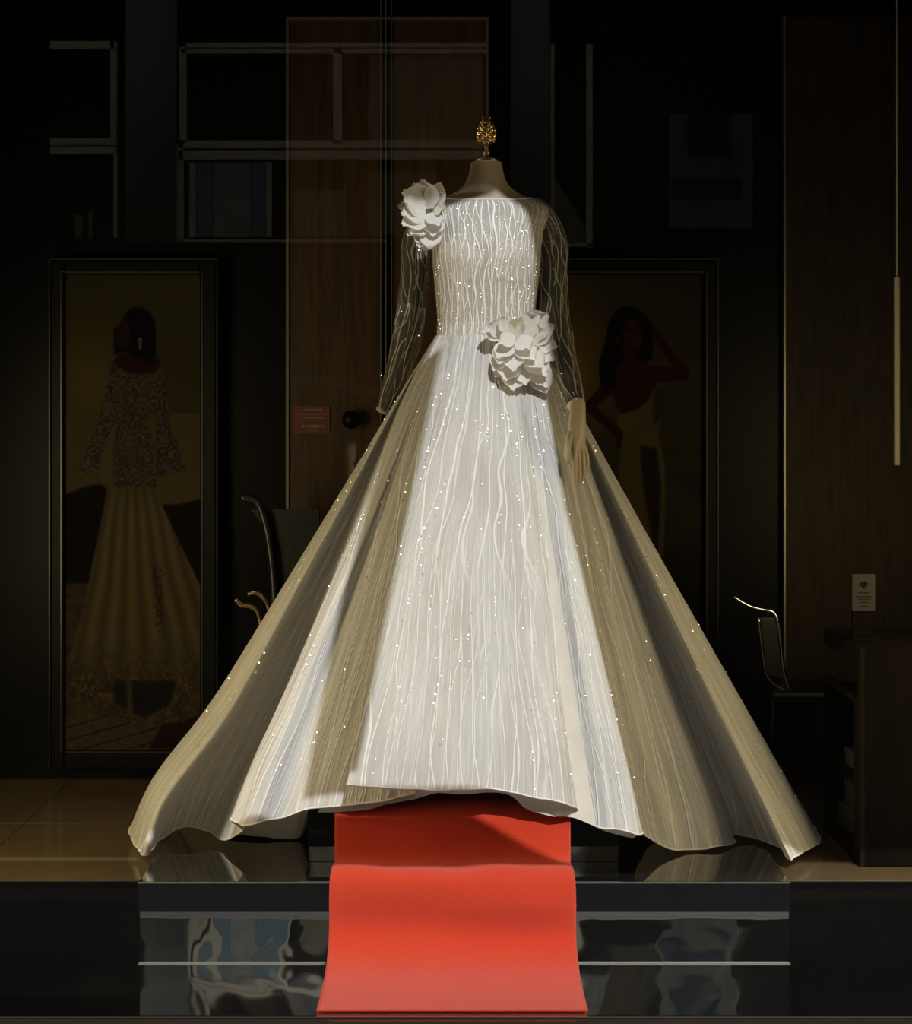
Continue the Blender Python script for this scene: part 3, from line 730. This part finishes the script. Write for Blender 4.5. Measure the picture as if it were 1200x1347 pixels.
def hem_curve(table, n, waist_off=0.0, z_lift=0.0):
    H3, ang, bel = [], [], []
    for h in table:
        if h[1] is None: d = h[2]; H3.append(((h[0]-CX)*d/F, d, 0.006))
        else:
            p = P(h[0], h[1], h[2]); H3.append((p.x, p.y, max(p.z, 0.006)))
        ang.append(h[3]); bel.append(h[4])
    H3 = np.array(H3+[H3[0]]); ang = np.radians(np.array(ang+[180.0])); bel = np.array(bel+[bel[0]])
    seg = np.linalg.norm(np.diff(H3, axis=0), axis=1); s = np.concatenate([[0], np.cumsum(seg)]); L = s[-1]
    # smooth, non-overshooting interpolation (finite-difference Hermite along chord length)
    def herm(v, q):
        v = np.asarray(v, float); m = len(v)
        dlt = np.diff(v, axis=0)/np.diff(s)[:, None] if v.ndim > 1 else np.diff(v)/np.diff(s)
        tan = np.zeros_like(v); w0 = np.diff(s)
        for i in range(1, m-1):
            a = w0[i]/(w0[i]+w0[i-1]); tan[i] = dlt[i-1]*a+dlt[i]*(1-a)
        tan[0] = dlt[0]; tan[-1] = dlt[-1]
        k = np.clip(np.searchsorted(s, q, 'right')-1, 0, m-2); h = w0[k]; f = (q-s[k])/h
        sh = (slice(None), None) if v.ndim > 1 else slice(None)
        f = f[sh]; h = h[sh]
        return (2*f**3-3*f**2+1)*v[k]+(f**3-2*f**2+f)*h*tan[k]+(-2*f**3+3*f**2)*v[k+1]+(f**3-f**2)*h*tan[k+1]
    q = np.linspace(0, L, n)
    return herm(H3, q), np.interp(q, s, ang), np.interp(q, s, bel), q, L
def noise1(x, seed, period=None):
    r = np.random.default_rng(seed).random(4096)*2-1
    i = np.floor(x).astype(int); f = x-i; f = f*f*(3-2*f); return r[i % 4096]*(1-f)+r[(i+1) % 4096]*f
def build_skirt(name, table, n, rows, mat, parent, w_off, pleat, ztop):
    h, ang, bel, q, L = hem_curve(table, n)
    rx, ry = 0.132+w_off, 0.100+w_off
    V = np.zeros((rows, n, 3)); UV = np.zeros((rows, n, 2))
    wst = np.stack([MX+rx*np.sin(ang), DM-ry*np.cos(ang), np.full(n, ztop)], -1)
    tan = np.gradient(h-wst*0.0, axis=0); nr = np.stack([tan[:, 1], -tan[:, 0]], -1); nr /= np.linalg.norm(nr, axis=1, keepdims=True)+1e-9
    out = np.stack([np.sin(ang), -np.cos(ang)], -1); sgn = np.sign((nr*out).sum(1, keepdims=True)); 
    rad = (h-wst)[:, :2]; rad = rad/(np.linalg.norm(rad, axis=1, keepdims=True)+1e-9)
    nrm = nr  # local outward normal in plan (consistent orientation)
    if (nr*out).sum() < 0: nrm = -nr
    for i in range(rows):
        t = i/(rows-1); tt = t
        P3 = wst*(1-tt)+h*tt
        # gathered belly under the waist, then a straight fall
        bulge = 0.016*math.sin(min(t/0.22, 1)*math.pi/2)*math.exp(-t*3.5)
        P3[:, :2] += rad*(bulge+bel*(math.exp(-((t-0.90)/0.10)**2)))[:, None] if np.ndim(bel) else 0
        g1 = noise1(q*26+3*math.sin(t*2.3), 5); g2 = noise1(q*55+t*3.0, 6); g3 = noise1(ang*34, 7); g4 = noise1(q*11+t*1.5, 9)
        amp = pleat*(0.25+0.75*t)
        dsp = amp*(0.55*g1+0.35*g2*1.0+0.75*g4)+0.0045*g3*math.exp(-((t-0.08)/0.16)**2)
        P3[:, :2] += nrm*dsp[:, None]
        P3[:, 2] += (0.004*noise1(q*18, 12))*max(0, (t-0.9)/0.1)*pleat/0.008
        P3[:, 2] = np.maximum(P3[:, 2], 0.004)
        V[i] = P3; UV[i, :, 0] = q*0.72; UV[i, :, 1] = t*1.35
    faces = []
    idx = np.arange(rows*n).reshape(rows, n)
    fc = np.stack([idx[:-1, :-1], idx[1:, :-1], idx[1:, 1:], idx[:-1, 1:]], -1).reshape(-1, 4)
    o = mesh_obj(name, V.reshape(-1, 3), fc.tolist(), mat, parent, True, UV.reshape(-1, 2))
    return o, V
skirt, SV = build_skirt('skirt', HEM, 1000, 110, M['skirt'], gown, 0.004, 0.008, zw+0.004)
# hem band along the lower edge
bm = bmesh.new(); add_tube(bm, [Vector(SV[-1, j])+Vector((0, 0, 0.002)) for j in range(0, 1000, 2)], 0.0022, 5, False)
bm_obj('hem_cord', bm, M['hem_tape'], skirt, True)
UND = [(640, None, 4.86, -180, 0), (430, None, 4.84, -150, 0), (300, None, 4.76, -128, 0), (228, 1085, 4.66, -110, 0), (250, 1092, 4.55, -100, 0), (285, 1096, 4.50, -90, 0), (310, 1106, 4.43, -80, 0), (350, 1110, 4.40, -72, 0), (396, 1110, 4.40, -62, 0), (402, 1084, 4.46, -56, 0),
       (440, 1068, 4.125, -50, 0), (500, 1060, 4.11, -40, 0), (560, 1046, 4.11, -25, 0), (620, 1043, 4.10, -8, 0), (676, 1048, 4.09, 8, 0), (690, 1062, 4.08, 16, 0), (720, 1071, 4.08, 24, 0), (760, 1078, 4.10, 34, 0), (800, 1096, 4.10, 46, 0), (822, 1101, 4.11, 54, 0), (838, 1096, 4.30, 62, 0),
       (860, 1108, 4.40, 72, 0), (920, 1112, 4.36, 80, 0), (950, 1100, 4.46, 88, 0), (975, 1092, 4.60, 96, 0), (1010, 1100, 4.5, 104, 0), (1040, 1106, 4.44, 112, 0), (980, None, 4.72, 130, 0), (850, None, 4.84, 150, 0)]
build_skirt('underskirt', UND, 500, 40, M['underskirt'], skirt, -0.006, 0.007, zw-0.01)

# sequins: short chains of beads down the cords
def sequins():
    r = random.Random(5); V, Fc = [], []
    rows, n, _ = SV.shape
    cam_p = Vector((0, 0, H)); fill_at = (Vector((-1.35, 3.82, 0.75)), Vector((1.38, 3.82, 0.75)))
    def bead(p, s):
        """a faceted disc; most lie flat and loose, some happen to face the sun or a lamp"""
        b = len(V); v = (cam_p-p).normalized(); k = r.random()
        if k < 0.26: n = v+TO_SUN
        elif k < 0.38: n = v+(fill_at[0 if p.x < 0.1 else 1]-p).normalized()
        else: n = Vector((r.uniform(-.8, .8), -1, r.uniform(-.3, .9)))
        n = (n.normalized()+Vector((r.gauss(0, .05), r.gauss(0, .05), r.gauss(0, .05)))).normalized()
        x = n.orthogonal().normalized(); y = n.cross(x)
        V.append(p+n*s*0.25)
        for q in range(6): V.append(p+(x*math.cos(q*math.pi/3)+y*math.sin(q*math.pi/3))*s+n*s*0.2)
        V.append(p-n*s*0.3)
        for q in range(6): Fc.append((b, b+1+q, b+1+(q+1) % 6)); Fc.append((b+7, b+1+(q+1) % 6, b+1+q))
    for c in range(760):
        j = r.randrange(100, n-100); i = r.uniform(0.08, 0.95)*rows; cnt = r.choice((1, 1, 1, 2, 3, 4, 7, 10)); dj = r.uniform(-0.5, 0.5)
        for m in range(cnt):
            ii, jj = int(i+m*r.uniform(0.7, 1.6)), int(j+m*dj*2)
            if 1 < ii < rows-2 and 1 < jj < n-2:
                a = Vector(SV[ii, jj]); tu = Vector(SV[ii, jj+1])-a; tv = Vector(SV[ii-1, jj])-a; nn = tu.cross(tv)
                if nn.length > 0: nn.normalize()
                if nn.y > 0: nn = -nn
                bead(a+nn*0.002, r.choice((0.0006, 0.0008, 0.0010, 0.0012, 0.0014, 0.0022)))
    for c in range(420):
        ph = r.uniform(-1.5, 1.5); z = r.uniform(zw+0.01, zy(272)); bead(torso_pt(ph, z, 0.008), r.uniform(0.0006, 0.0012))
    for A in (ARM_R, ARM_L):
        cc = catmull([tuple(p) for p in A], 60)
        for c in range(36):
            p = Vector(cc[r.randrange(0, 58)]); a = r.uniform(-1.5, 1.5); bead(p+Vector((math.sin(a), -math.cos(a), 0))*0.041, r.uniform(0.0009, 0.0016))
    o = mesh_obj('sequins', V, Fc, M['sequin'], gown); o['kind'] = 'stuff'
sequins()

# flowers of cut organza petals
def petal_mesh(L, Wd, curl, ruff, seed):
    r = random.Random(seed); nu, nv = 8, 8; V, Fc = [], []
    ph = r.uniform(0, 6)
    for i in range(nu+1):
        u = i/nu; w = Wd*(math.sin(math.pi*min(0.12+u*0.80, 1)))**0.7*(1 if u < 0.9 else 0.92)
        for j in range(nv+1):
            v = j/nv*2-1
            x = w*v; y = L*u*(1-0.13*v*v*u-0.035*math.cos(v*9+ph)*u); z = curl*L*(u*u)-0.25*Wd*(1-v*v)*(u)+ruff*Wd*math.sin(v*4.2+ph)*u*u
            V.append((x, y, z))
    n = nv+1
    for i in range(nu):
        for j in range(nv): Fc.append((i*n+j, i*n+j+1, (i+1)*n+j+1, (i+1)*n+j))
    return V, Fc
PETALS = []
for s in range(6):
    V, Fc = petal_mesh(1.0, 0.40+0.05*(s % 3), 0.10+0.08*(s % 4), 0.05, s)
    me = bpy.data.meshes.new('petal'); me.from_pydata(V, [], Fc); me.materials.append(M['petal']); me.polygons.foreach_set('use_smooth', [True]*len(Fc)); PETALS.append(me)
def petal(parent, loc, direction, face, size, seed):
    o = bpy.data.objects.new('petal', PETALS[seed % 6]); link(o, parent)
    y = Vector(direction).normalized(); z = Vector(face); z = (z-y*z.dot(y)).normalized(); x = y.cross(z)
    Mx = Matrix(((x.x, y.x, z.x), (x.y, y.y, z.y), (x.z, y.z, z.z))).to_4x4()
    o.matrix_local = Matrix.Translation(Vector(loc)) @ Mx @ Matrix.Scale(size, 4); return o
def flower(name, items, seed):
    """items: (pixel x, pixel y, distance, direction angle in degrees (0 = right, 90 = up), length in px, tilt towards the viewer)"""
    r = bpy.data.objects.new(name, None); COL.objects.link(r); r.parent = gown; r.empty_display_size = 0.05
    rr = random.Random(seed)
    for i, (px, py, d, ang, ln, tilt) in enumerate(items):
        a = math.radians(ang); L = 1.22*ln*d/F; tilt *= 0.65
        dr = Vector((math.cos(a)*math.cos(tilt), -math.sin(tilt), math.sin(a)*math.cos(tilt)))
        fc = Vector((rr.uniform(-.3, .45), -1, rr.uniform(0.0, .6)))
        petal(r, P(px, py, d), dr, fc, L, rr.randrange(6))
    return r
ds = 4.56
flower('shoulder_flower', [(560, 275, ds, 95, 32, .3), (566, 268, ds, 62, 26, .5), (562, 270, ds, 120, 28, .2), (568, 272, ds+.01, 40, 22, .6), (560, 278, ds-.01, 165, 30, .6), (558, 282, ds-.02, 185, 28, .7), (562, 284, ds-.03, 200, 30, .4), (560, 290, ds-.02, 225, 26, .8),
    (562, 296, ds-.02, 210, 26, .5), (566, 300, ds-.01, 240, 28, .5), (568, 296, ds-.02, 265, 30, .3), (564, 306, ds, 225, 24, .8), (568, 304, ds-.01, 250, 26, .5), (566, 280, ds-.03, 300, 22, .8), (570, 286, ds-.02, 270, 24, .6), (558, 272, ds-.01, 150, 30, .5), (555, 276, ds+.01, 172, 26, .2), (571, 279, ds-.03, 20, 12, .9)], 3)
dw = 4.50
flower('waist_flower', [(660, 440, dw, 175, 24, .4), (664, 436, dw-.01, 160, 22, .6), (668, 434, dw-.02, 130, 18, .6), (674, 440, dw-.03, 60, 24, .5), (680, 438, dw-.03, 35, 32, .4), (686, 444, dw-.03, 10, 30, .5), (690, 440, dw-.01, 40, 34, .2), (696, 446, dw, 20, 30, .2), (700, 452, dw, -8, 28, .3), (696, 456, dw-.01, -30, 30, .3),
    (680, 450, dw-.04, -45, 30, .6), (688, 456, dw-.03, -50, 34, .3), (694, 462, dw-.02, -56, 34, .2), (700, 474, dw-.01, -60, 34, .15), (706, 488, dw, -66, 26, .15), (672, 450, dw-.04, 230, 26, .7), (666, 452, dw-.03, 250, 28, .5), (676, 456, dw-.04, 270, 30, .4), (664, 466, dw-.03, 235, 24, .6), (672, 470, dw-.03, 255, 28, .4),
    (668, 478, dw-.02, 225, 22, .6), (676, 482, dw-.02, 265, 28, .4), (684, 478, dw-.02, 285, 26, .5), (670, 490, dw-.01, 240, 22, .6), (678, 494, dw-.01, 262, 18, .6), (676, 444, dw-.05, 200, 22, .9), (682, 446, dw-.05, 320, 22, .9), (706, 440, dw+.02, 30, 22, .2), (704, 462, dw+.01, -25, 24, .3)], 8)

# ------------------------------------------------------------------ right-hand side: counter cabinet, boxes, card, lamp, chairs
XC = P(1131, 0, 4.21).x
def cabinet():
    ztop = P(0, 852, 4.21).z; yb = 4.62; y0 = 4.21; x1 = 1.62
    r = empty('counter_cabinet', (XC, y0, Z_FLOOR), 'dark brown wooden counter cabinet with open side shelves', 'cabinet')
    h = ztop-Z_FLOOR; D = yb-y0; w = x1-XC
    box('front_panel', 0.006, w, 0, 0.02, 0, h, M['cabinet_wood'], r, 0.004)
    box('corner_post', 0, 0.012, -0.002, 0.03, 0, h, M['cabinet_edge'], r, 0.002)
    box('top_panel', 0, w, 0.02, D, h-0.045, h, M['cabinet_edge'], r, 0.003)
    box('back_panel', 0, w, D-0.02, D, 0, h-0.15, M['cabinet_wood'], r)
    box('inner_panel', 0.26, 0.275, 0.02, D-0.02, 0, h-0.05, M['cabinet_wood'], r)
    for z in (0.0, 0.185, 0.375): box('shelf', 0, 0.26, 0.06, D-0.02, z+0.0, z+(0.04 if z == 0 else 0.018), M['cabinet_edge'], r, 0.002)
    box('post', 0, 0.02, 0.03, 0.06, 0, h-0.13, M['cabinet_edge'], r, 0.002)
    box('drawer_front', 0.0, 0.012, 0.06, D-0.02, 0.375, 0.41, M['cabinet_edge'], r, 0.002)
    return r, h
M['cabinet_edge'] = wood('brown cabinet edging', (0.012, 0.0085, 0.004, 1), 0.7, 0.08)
cab, CH = cabinet()
def carton(name, cx, cy, cz, sx, sy, sz, rot, label):
    r = empty(name, (cx, cy, cz), label, 'box', 'pale boxes on the cabinet shelves'); r.rotation_euler = (0, 0, rot)
    box('box_body', -sx/2, sx/2, -sy/2, sy/2, 0, sz*0.8, M['box_white'], r, 0.002)
    box('box_lid', -sx/2-0.002, sx/2+0.002, -sy/2-0.002, sy/2+0.002, sz*0.62, sz, M['box_white'], r, 0.002)
zb = Z_FLOOR
carton('storage_box', XC+0.10, 4.40, zb+0.0402, 0.16, 0.22, 0.055, 0.05, 'pale box lying lowest on the cabinet bottom shelf')
carton('storage_box', XC+0.10, 4.40, zb+0.0957, 0.15, 0.20, 0.075, -0.04, 'pale box stacked on another on the cabinet bottom shelf')
carton('storage_box', XC+0.10, 4.37, zb+0.2035, 0.15, 0.17, 0.045, 0.08, 'flat pale box on the cabinet middle shelf')
carton('storage_box', XC+0.14, 4.36, zb+0.2490, 0.10, 0.10, 0.065, 0.0, 'narrow pale box on top of the flat one on the middle shelf')
def card():
    d = 4.36; a, b = P(1121, 755, d), P(1151, 804, d); zt = CH+Z_FLOOR
    r = empty('card_display', ((a.x+b.x)/2, d, zt), 'pale printed certificate card in a holder on the counter cabinet', 'sign')
    w = (b.x-a.x)/2
    box('card_plate', -w, w, -0.004, 0.004, b.z-zt, a.z-zt, M['card'], r, 0.001)
    box('holder_post', -w*0.9, w*0.9, 0.0, 0.02, 0.012, b.z-zt, M['cabinet_wood'], r, 0.001)
    box('holder_foot', -w*1.1, w*1.1, -0.03, 0.04, 0.0, 0.012, M['cabinet_wood'], r, 0.001)
    hh = a.z-b.z; z0 = b.z-zt; bm = bmesh.new()
    sh = [(-.16, .80), (.16, .80), (.17, .70), (0, .60), (-.17, .70)]
    v = [bm.verts.new((x*2*w, -0.0046, z0+hh*y)) for x, y in sh]; bm.faces.new(v)
    for y, l in ((.50, .5), (.40, .7), (.33, .6), (.24, .45), (.14, .3)): add_box(bm, -w*l, w*l, -0.0046, -0.004, z0+hh*y-0.001, z0+hh*y+0.001)
    bm_obj('emblem_print', bm, M['black_frame'], r)
M['card'] = plain('ivory card', (0.022, 0.022, 0.018, 1), 0.7)
card()
def pendant():
    d = 4.75; a, b = P(1176, 365, d), P(1184, 612, d); cx = (a.x+b.x)/2
    r = empty('pendant_lamp', (cx, d, 2.8), 'thin unlit tube pendant lamp hanging at the right edge', 'lamp')
    rad = (b.x-a.x)/2
    lathe('lamp_tube', [(rad*0.9, b.z-2.8), (rad, b.z-2.797), (rad, a.z-2.803), (rad*0.9, a.z-2.8)], 20, M['tube'], r)
    tube('cord', [(0, 0, a.z-2.8), (0, 0, -0.02)], 0.0017, M['tube'], r, 6)
    lathe('ceiling_rose', [(0.04, -0.02), (0.05, -0.015), (0.05, 0.0)], 24, M['black_frame'], r)
pendant()

def chair_right():
    d = 4.95
    r = empty('chair', (P(1010, 0, d).x, d, Z_FLOOR), 'dark chair with chrome tube frame standing right of the gown', 'chair')
    o = Vector(r.location)
    L = lambda px, py, dd=d: P(px, py, dd)-o
    # backrest panel, seat, chrome tubes
    pts = [L(1000, 812), L(1025, 812), L(1034, 895), L(1008, 888)]
    def slab(name, q, t, mat):
        v = [Vector(p) for p in q]+[Vector(p)+Vector((0, t, 0)) for p in q]; n = len(q)
        f = [tuple(range(n)), tuple(range(2*n-1, n-1, -1))]+[(i, i+n, (i+1) % n+n, (i+1) % n) for i in range(n)]
        ob = mesh_obj(name, v, f, mat, r); bv = ob.modifiers.new('b', 'BEVEL'); bv.width = 0.004; bv.segments = 2; return ob
    slab('backrest', pts, 0.02, M['chair_back'])
    c = catmull([tuple(L(965, 785)), tuple(L(985, 797)), tuple(L(1003, 802)), tuple(L(1018, 806)), tuple(L(1024, 822)), tuple(L(1028, 850)), tuple(L(1032, 885)), tuple(L(1042, 912))], 40)
    tube('back_tube', [Vector(p) for p in c], 0.006, M['chrome'], r)
    c = catmull([tuple(L(998, 812)), tuple(L(1004, 860)), tuple(L(1010, 890)), tuple(L(1030, 908)), tuple(L(1060, 918)), tuple(L(1085, 916))], 30)
    tube('arm_tube', [Vector(p) for p in c], 0.005, M['chrome'], r)
    zs = L(0, 905).z
    bm = bmesh.new(); add_box(bm, 0.0, 0.22, -0.03, 0.22, zs-0.05, zs-0.005, 0.015); bm_obj('seat', bm, M['chair_black'], r)
    for x, y in ((0.01, -0.02), (0.21, -0.02), (0.01, 0.2), (0.21, 0.2)): tube('leg', [(x, y, zs-0.03), (x, y, 0.0)], 0.008, M['chair_black'], r)
M['chair_back'] = plain('smoked chair back', (0.022, 0.022, 0.018, 1), 0.4)
chair_right()
def chair_left():
    d = 4.98
    r = empty('armchair', (P(345, 0, d).x, d, Z_FLOOR), 'black armchair with gilded arm tips half hidden left of the gown', 'chair')
    o = Vector(r.location); L = lambda px, py, dd=d: Vector(P(px, py, dd))-o
    zs = L(0, 880).z
    bm = bmesh.new(); add_box(bm, -0.05, 0.24, -0.02, 0.18, zs-0.05, zs, 0.015); bm_obj('seat', bm, M['chair_black'], r)
    c = [L(318, 655), L(338, 660), L(350, 690), L(358, 740), L(362, 800), L(362, 880)]
    v = []; 
    bm = bmesh.new(); add_tube(bm, [Vector(p) for p in catmull([tuple(p) for p in c], 24)], 0.012, 10); bm_obj('back_rail', bm, M['chair_gloss'], r, True)
    v = [L(330, 670, d+.02), L(352, 700, d+.02), L(362, 800, d+.02), L(362, 878, d+.02), L(420, 878, d+.02), L(420, 670, d+.02)]
    n = len(v); vv = v+[p+Vector((0, .03, 0)) for p in v]
    mesh_obj('backrest', vv, [tuple(range(n)), tuple(range(2*n-1, n-1, -1))]+[(i, i+n, (i+1) % n+n, (i+1) % n) for i in range(n)], M['chair_black'], r)
    for dy, pts in ((0, [(310, 788), (318, 796), (330, 798), (339, 806), (344, 830), (346, 875)]), (0.14, [(326, 782), (336, 780), (346, 786), (353, 800), (357, 830), (358, 875)])):
        dd = d-0.02+dy*0.2
        a = tube('armrest', [Vector(p) for p in catmull([tuple(L(x, y, dd)) for x, y in pts], 24)], [0.0085]*12+[0.007]*12, M['gold'], r, 10)
    # pale cloth lying on the seat edge
    for x, y in ((-0.03, 0.0), (0.22, 0.0), (-0.03, 0.16), (0.22, 0.16)): tube('leg', [(x, y, zs-0.03), (x, y, 0)], 0.011, M['chair_black'], r)
M['chair_gloss'] = plain('glossy black rail', (0.012, 0.014, 0.016, 1), 0.3, 0, 0.5)
chair_left()

# ------------------------------------------------------------------ the street that the glass and the mirrors show
FY = -6.0; VD = 2*D_PANE-FY                       # house front across the street and how far its image lies
def R(px, py): return ((px-CX)*VD/F, H-(py-HY)*VD/F)
struct(box('street_ground', -14, 14, FY, 3.5, -0.52, -0.5, M['pavement']))
struct(box('wall_opposite', -14, 14, FY-0.3, FY, -0.5, 6.2, M['facade']))
def rect(name, px0, px1, py0, py1, depth, mat, parent):
    x0, z1 = R(px0, py0); x1, z0 = R(px1, py1); return box(name, x0, x1, FY, FY+depth, z0, z1, mat, parent)
def s_empty(name):
    o = bpy.data.objects.new(name, None); COL.objects.link(o); return struct(o)
wA = s_empty('window_2')
for q in ((68, 152, 56, 66), (68, 155, 183, 192), (68, 155, 194, 204), (147, 155, 56, 184), (151, 156, 204, 313)): rect('frame_rail', *q, 0.05, M['window_white'], wA)
rect('curtain', 100, 109, 283, 314, 0.02, M['curtain'], wA); rect('curtain', 117, 122, 278, 314, 0.02, M['curtain'], wA)
wB = s_empty('window_3')
for q in ((236, 640, 58, 64), (240, 640, 66, 72), (237, 246, 58, 190), (234, 242, 190, 318), (439, 450, 66, 190), (236, 640, 186, 196), (236, 640, 199, 211), (234, 506, 316, 319)): rect('frame_rail', *q, 0.05, M['window_white'], wB)
rect('curtain', 485, 578, 74, 187, 0.02, M['curtain'], wB); rect('curtain', 578, 636, 74, 187, 0.02, M['curtain_dim'] if 'curtain_dim' in M else M['curtain'], wB)
rect('blind', 388, 456, 250, 310, 0.02, M['curtain'], wB); rect('blind', 485, 574, 226, 310, 0.02, M['curtain'], wB)
wC = s_empty('window_4')
for q in ((771, 779, 60, 326), (724, 779, 321, 325), (724, 729, 60, 322)): rect('frame_rail', *q, 0.05, M['window_white'], wC)
x0, z1 = R(728, 230); x1, z0 = R(770, 320); prism('curtain', [(x0, z0), (x1, z0), (x1, z0+0.12), (x0, z1)], FY+0.02, FY, M['curtain'], wC)
for a, b in ((166, 234), (672, 724)):
    x0, _ = R(a, 0); x1, _ = R(b, 0)
    c = lathe('pillar_opposite', [(0.5*(x1-x0), R(0, 320)[1]), (0.5*(x1-x0), R(0, -40)[1])], 24, M['concrete']); c.location = ((x0+x1)/2, FY+0.02, 0); struct(c)
# coloured panels added on the house front for the wavy mirrors to reflect
for px0, px1, m in ((250, 258, 'window_white'), (259, 280, 'drape_blue'), (281, 330, 'drape_grey'), (331, 350, 'drape_blue'), (351, 358, 'window_white')): rect('drape', px0, px1, 214, 312, 0.03, M[m], wB)
refl_root = s_empty('window_5')  # no real window here, only panels added for the mirrors
rect('drape', 880, 990, 150, 300, 0.02, M['drape_dim'], refl_root); rect('drape', 905, 960, 150, 205, 0.04, M['drape_navy'], refl_root); rect('drape', 885, 975, 235, 260, 0.04, M['drape_navy'], refl_root)

# unseen sheets added over the pavement, cut so sun falls in the wanted patches
BLK_Y = 0.8
def S(px, py, d):                                  # where the sunbeam that ends at this place crosses the blocker sheets
    p = P(px, py, d); t = (p.y-BLK_Y)/(-TO_SUN.y); q = p+TO_SUN*t; return (q.x, q.z)
blk = empty('awning', (0, BLK_Y, 5.0), 'dark cloth awning over the pavement', 'awning')
blk.location = (0, 0, 0)
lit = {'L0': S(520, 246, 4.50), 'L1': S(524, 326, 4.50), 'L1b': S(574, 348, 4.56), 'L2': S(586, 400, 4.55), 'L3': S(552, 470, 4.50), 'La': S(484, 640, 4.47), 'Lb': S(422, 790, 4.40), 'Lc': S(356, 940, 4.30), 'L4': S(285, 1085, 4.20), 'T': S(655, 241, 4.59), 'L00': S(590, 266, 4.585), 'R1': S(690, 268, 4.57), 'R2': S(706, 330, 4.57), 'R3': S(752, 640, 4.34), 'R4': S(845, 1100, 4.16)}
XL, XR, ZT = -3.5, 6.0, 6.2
prism('cloth_drop', [(XL, ZT), lit['T'], lit['L00'], lit['L0'], lit['L1'], lit['L1b'], lit['L2'], lit['L3'], lit['La'], lit['Lb'], lit['Lc'], lit['L4'], (XL, lit['L4'][1])], BLK_Y, BLK_Y-0.01, M['awning'], blk)
prism('cloth_drop', [(XR, ZT), (XL, ZT), lit['T'], lit['R1'], lit['R2'], lit['R3'], lit['R4'], (XR, lit['R4'][1])], BLK_Y+0.012, BLK_Y+0.002, M['awning'], blk)
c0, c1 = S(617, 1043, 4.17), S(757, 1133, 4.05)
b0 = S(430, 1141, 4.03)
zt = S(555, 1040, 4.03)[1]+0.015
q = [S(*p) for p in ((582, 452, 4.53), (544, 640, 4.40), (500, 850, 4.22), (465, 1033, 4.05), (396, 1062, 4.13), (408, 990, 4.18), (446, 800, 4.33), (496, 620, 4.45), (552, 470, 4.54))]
prism('cloth_strip', q, BLK_Y+0.03, BLK_Y+0.022, M['awning'], blk)
prism('valance', [(-0.6, b0[1]), (c1[0], c1[1]), (c0[0], zt), (-0.6, zt)], BLK_Y-0.012, BLK_Y-0.022, M['awning'], blk)
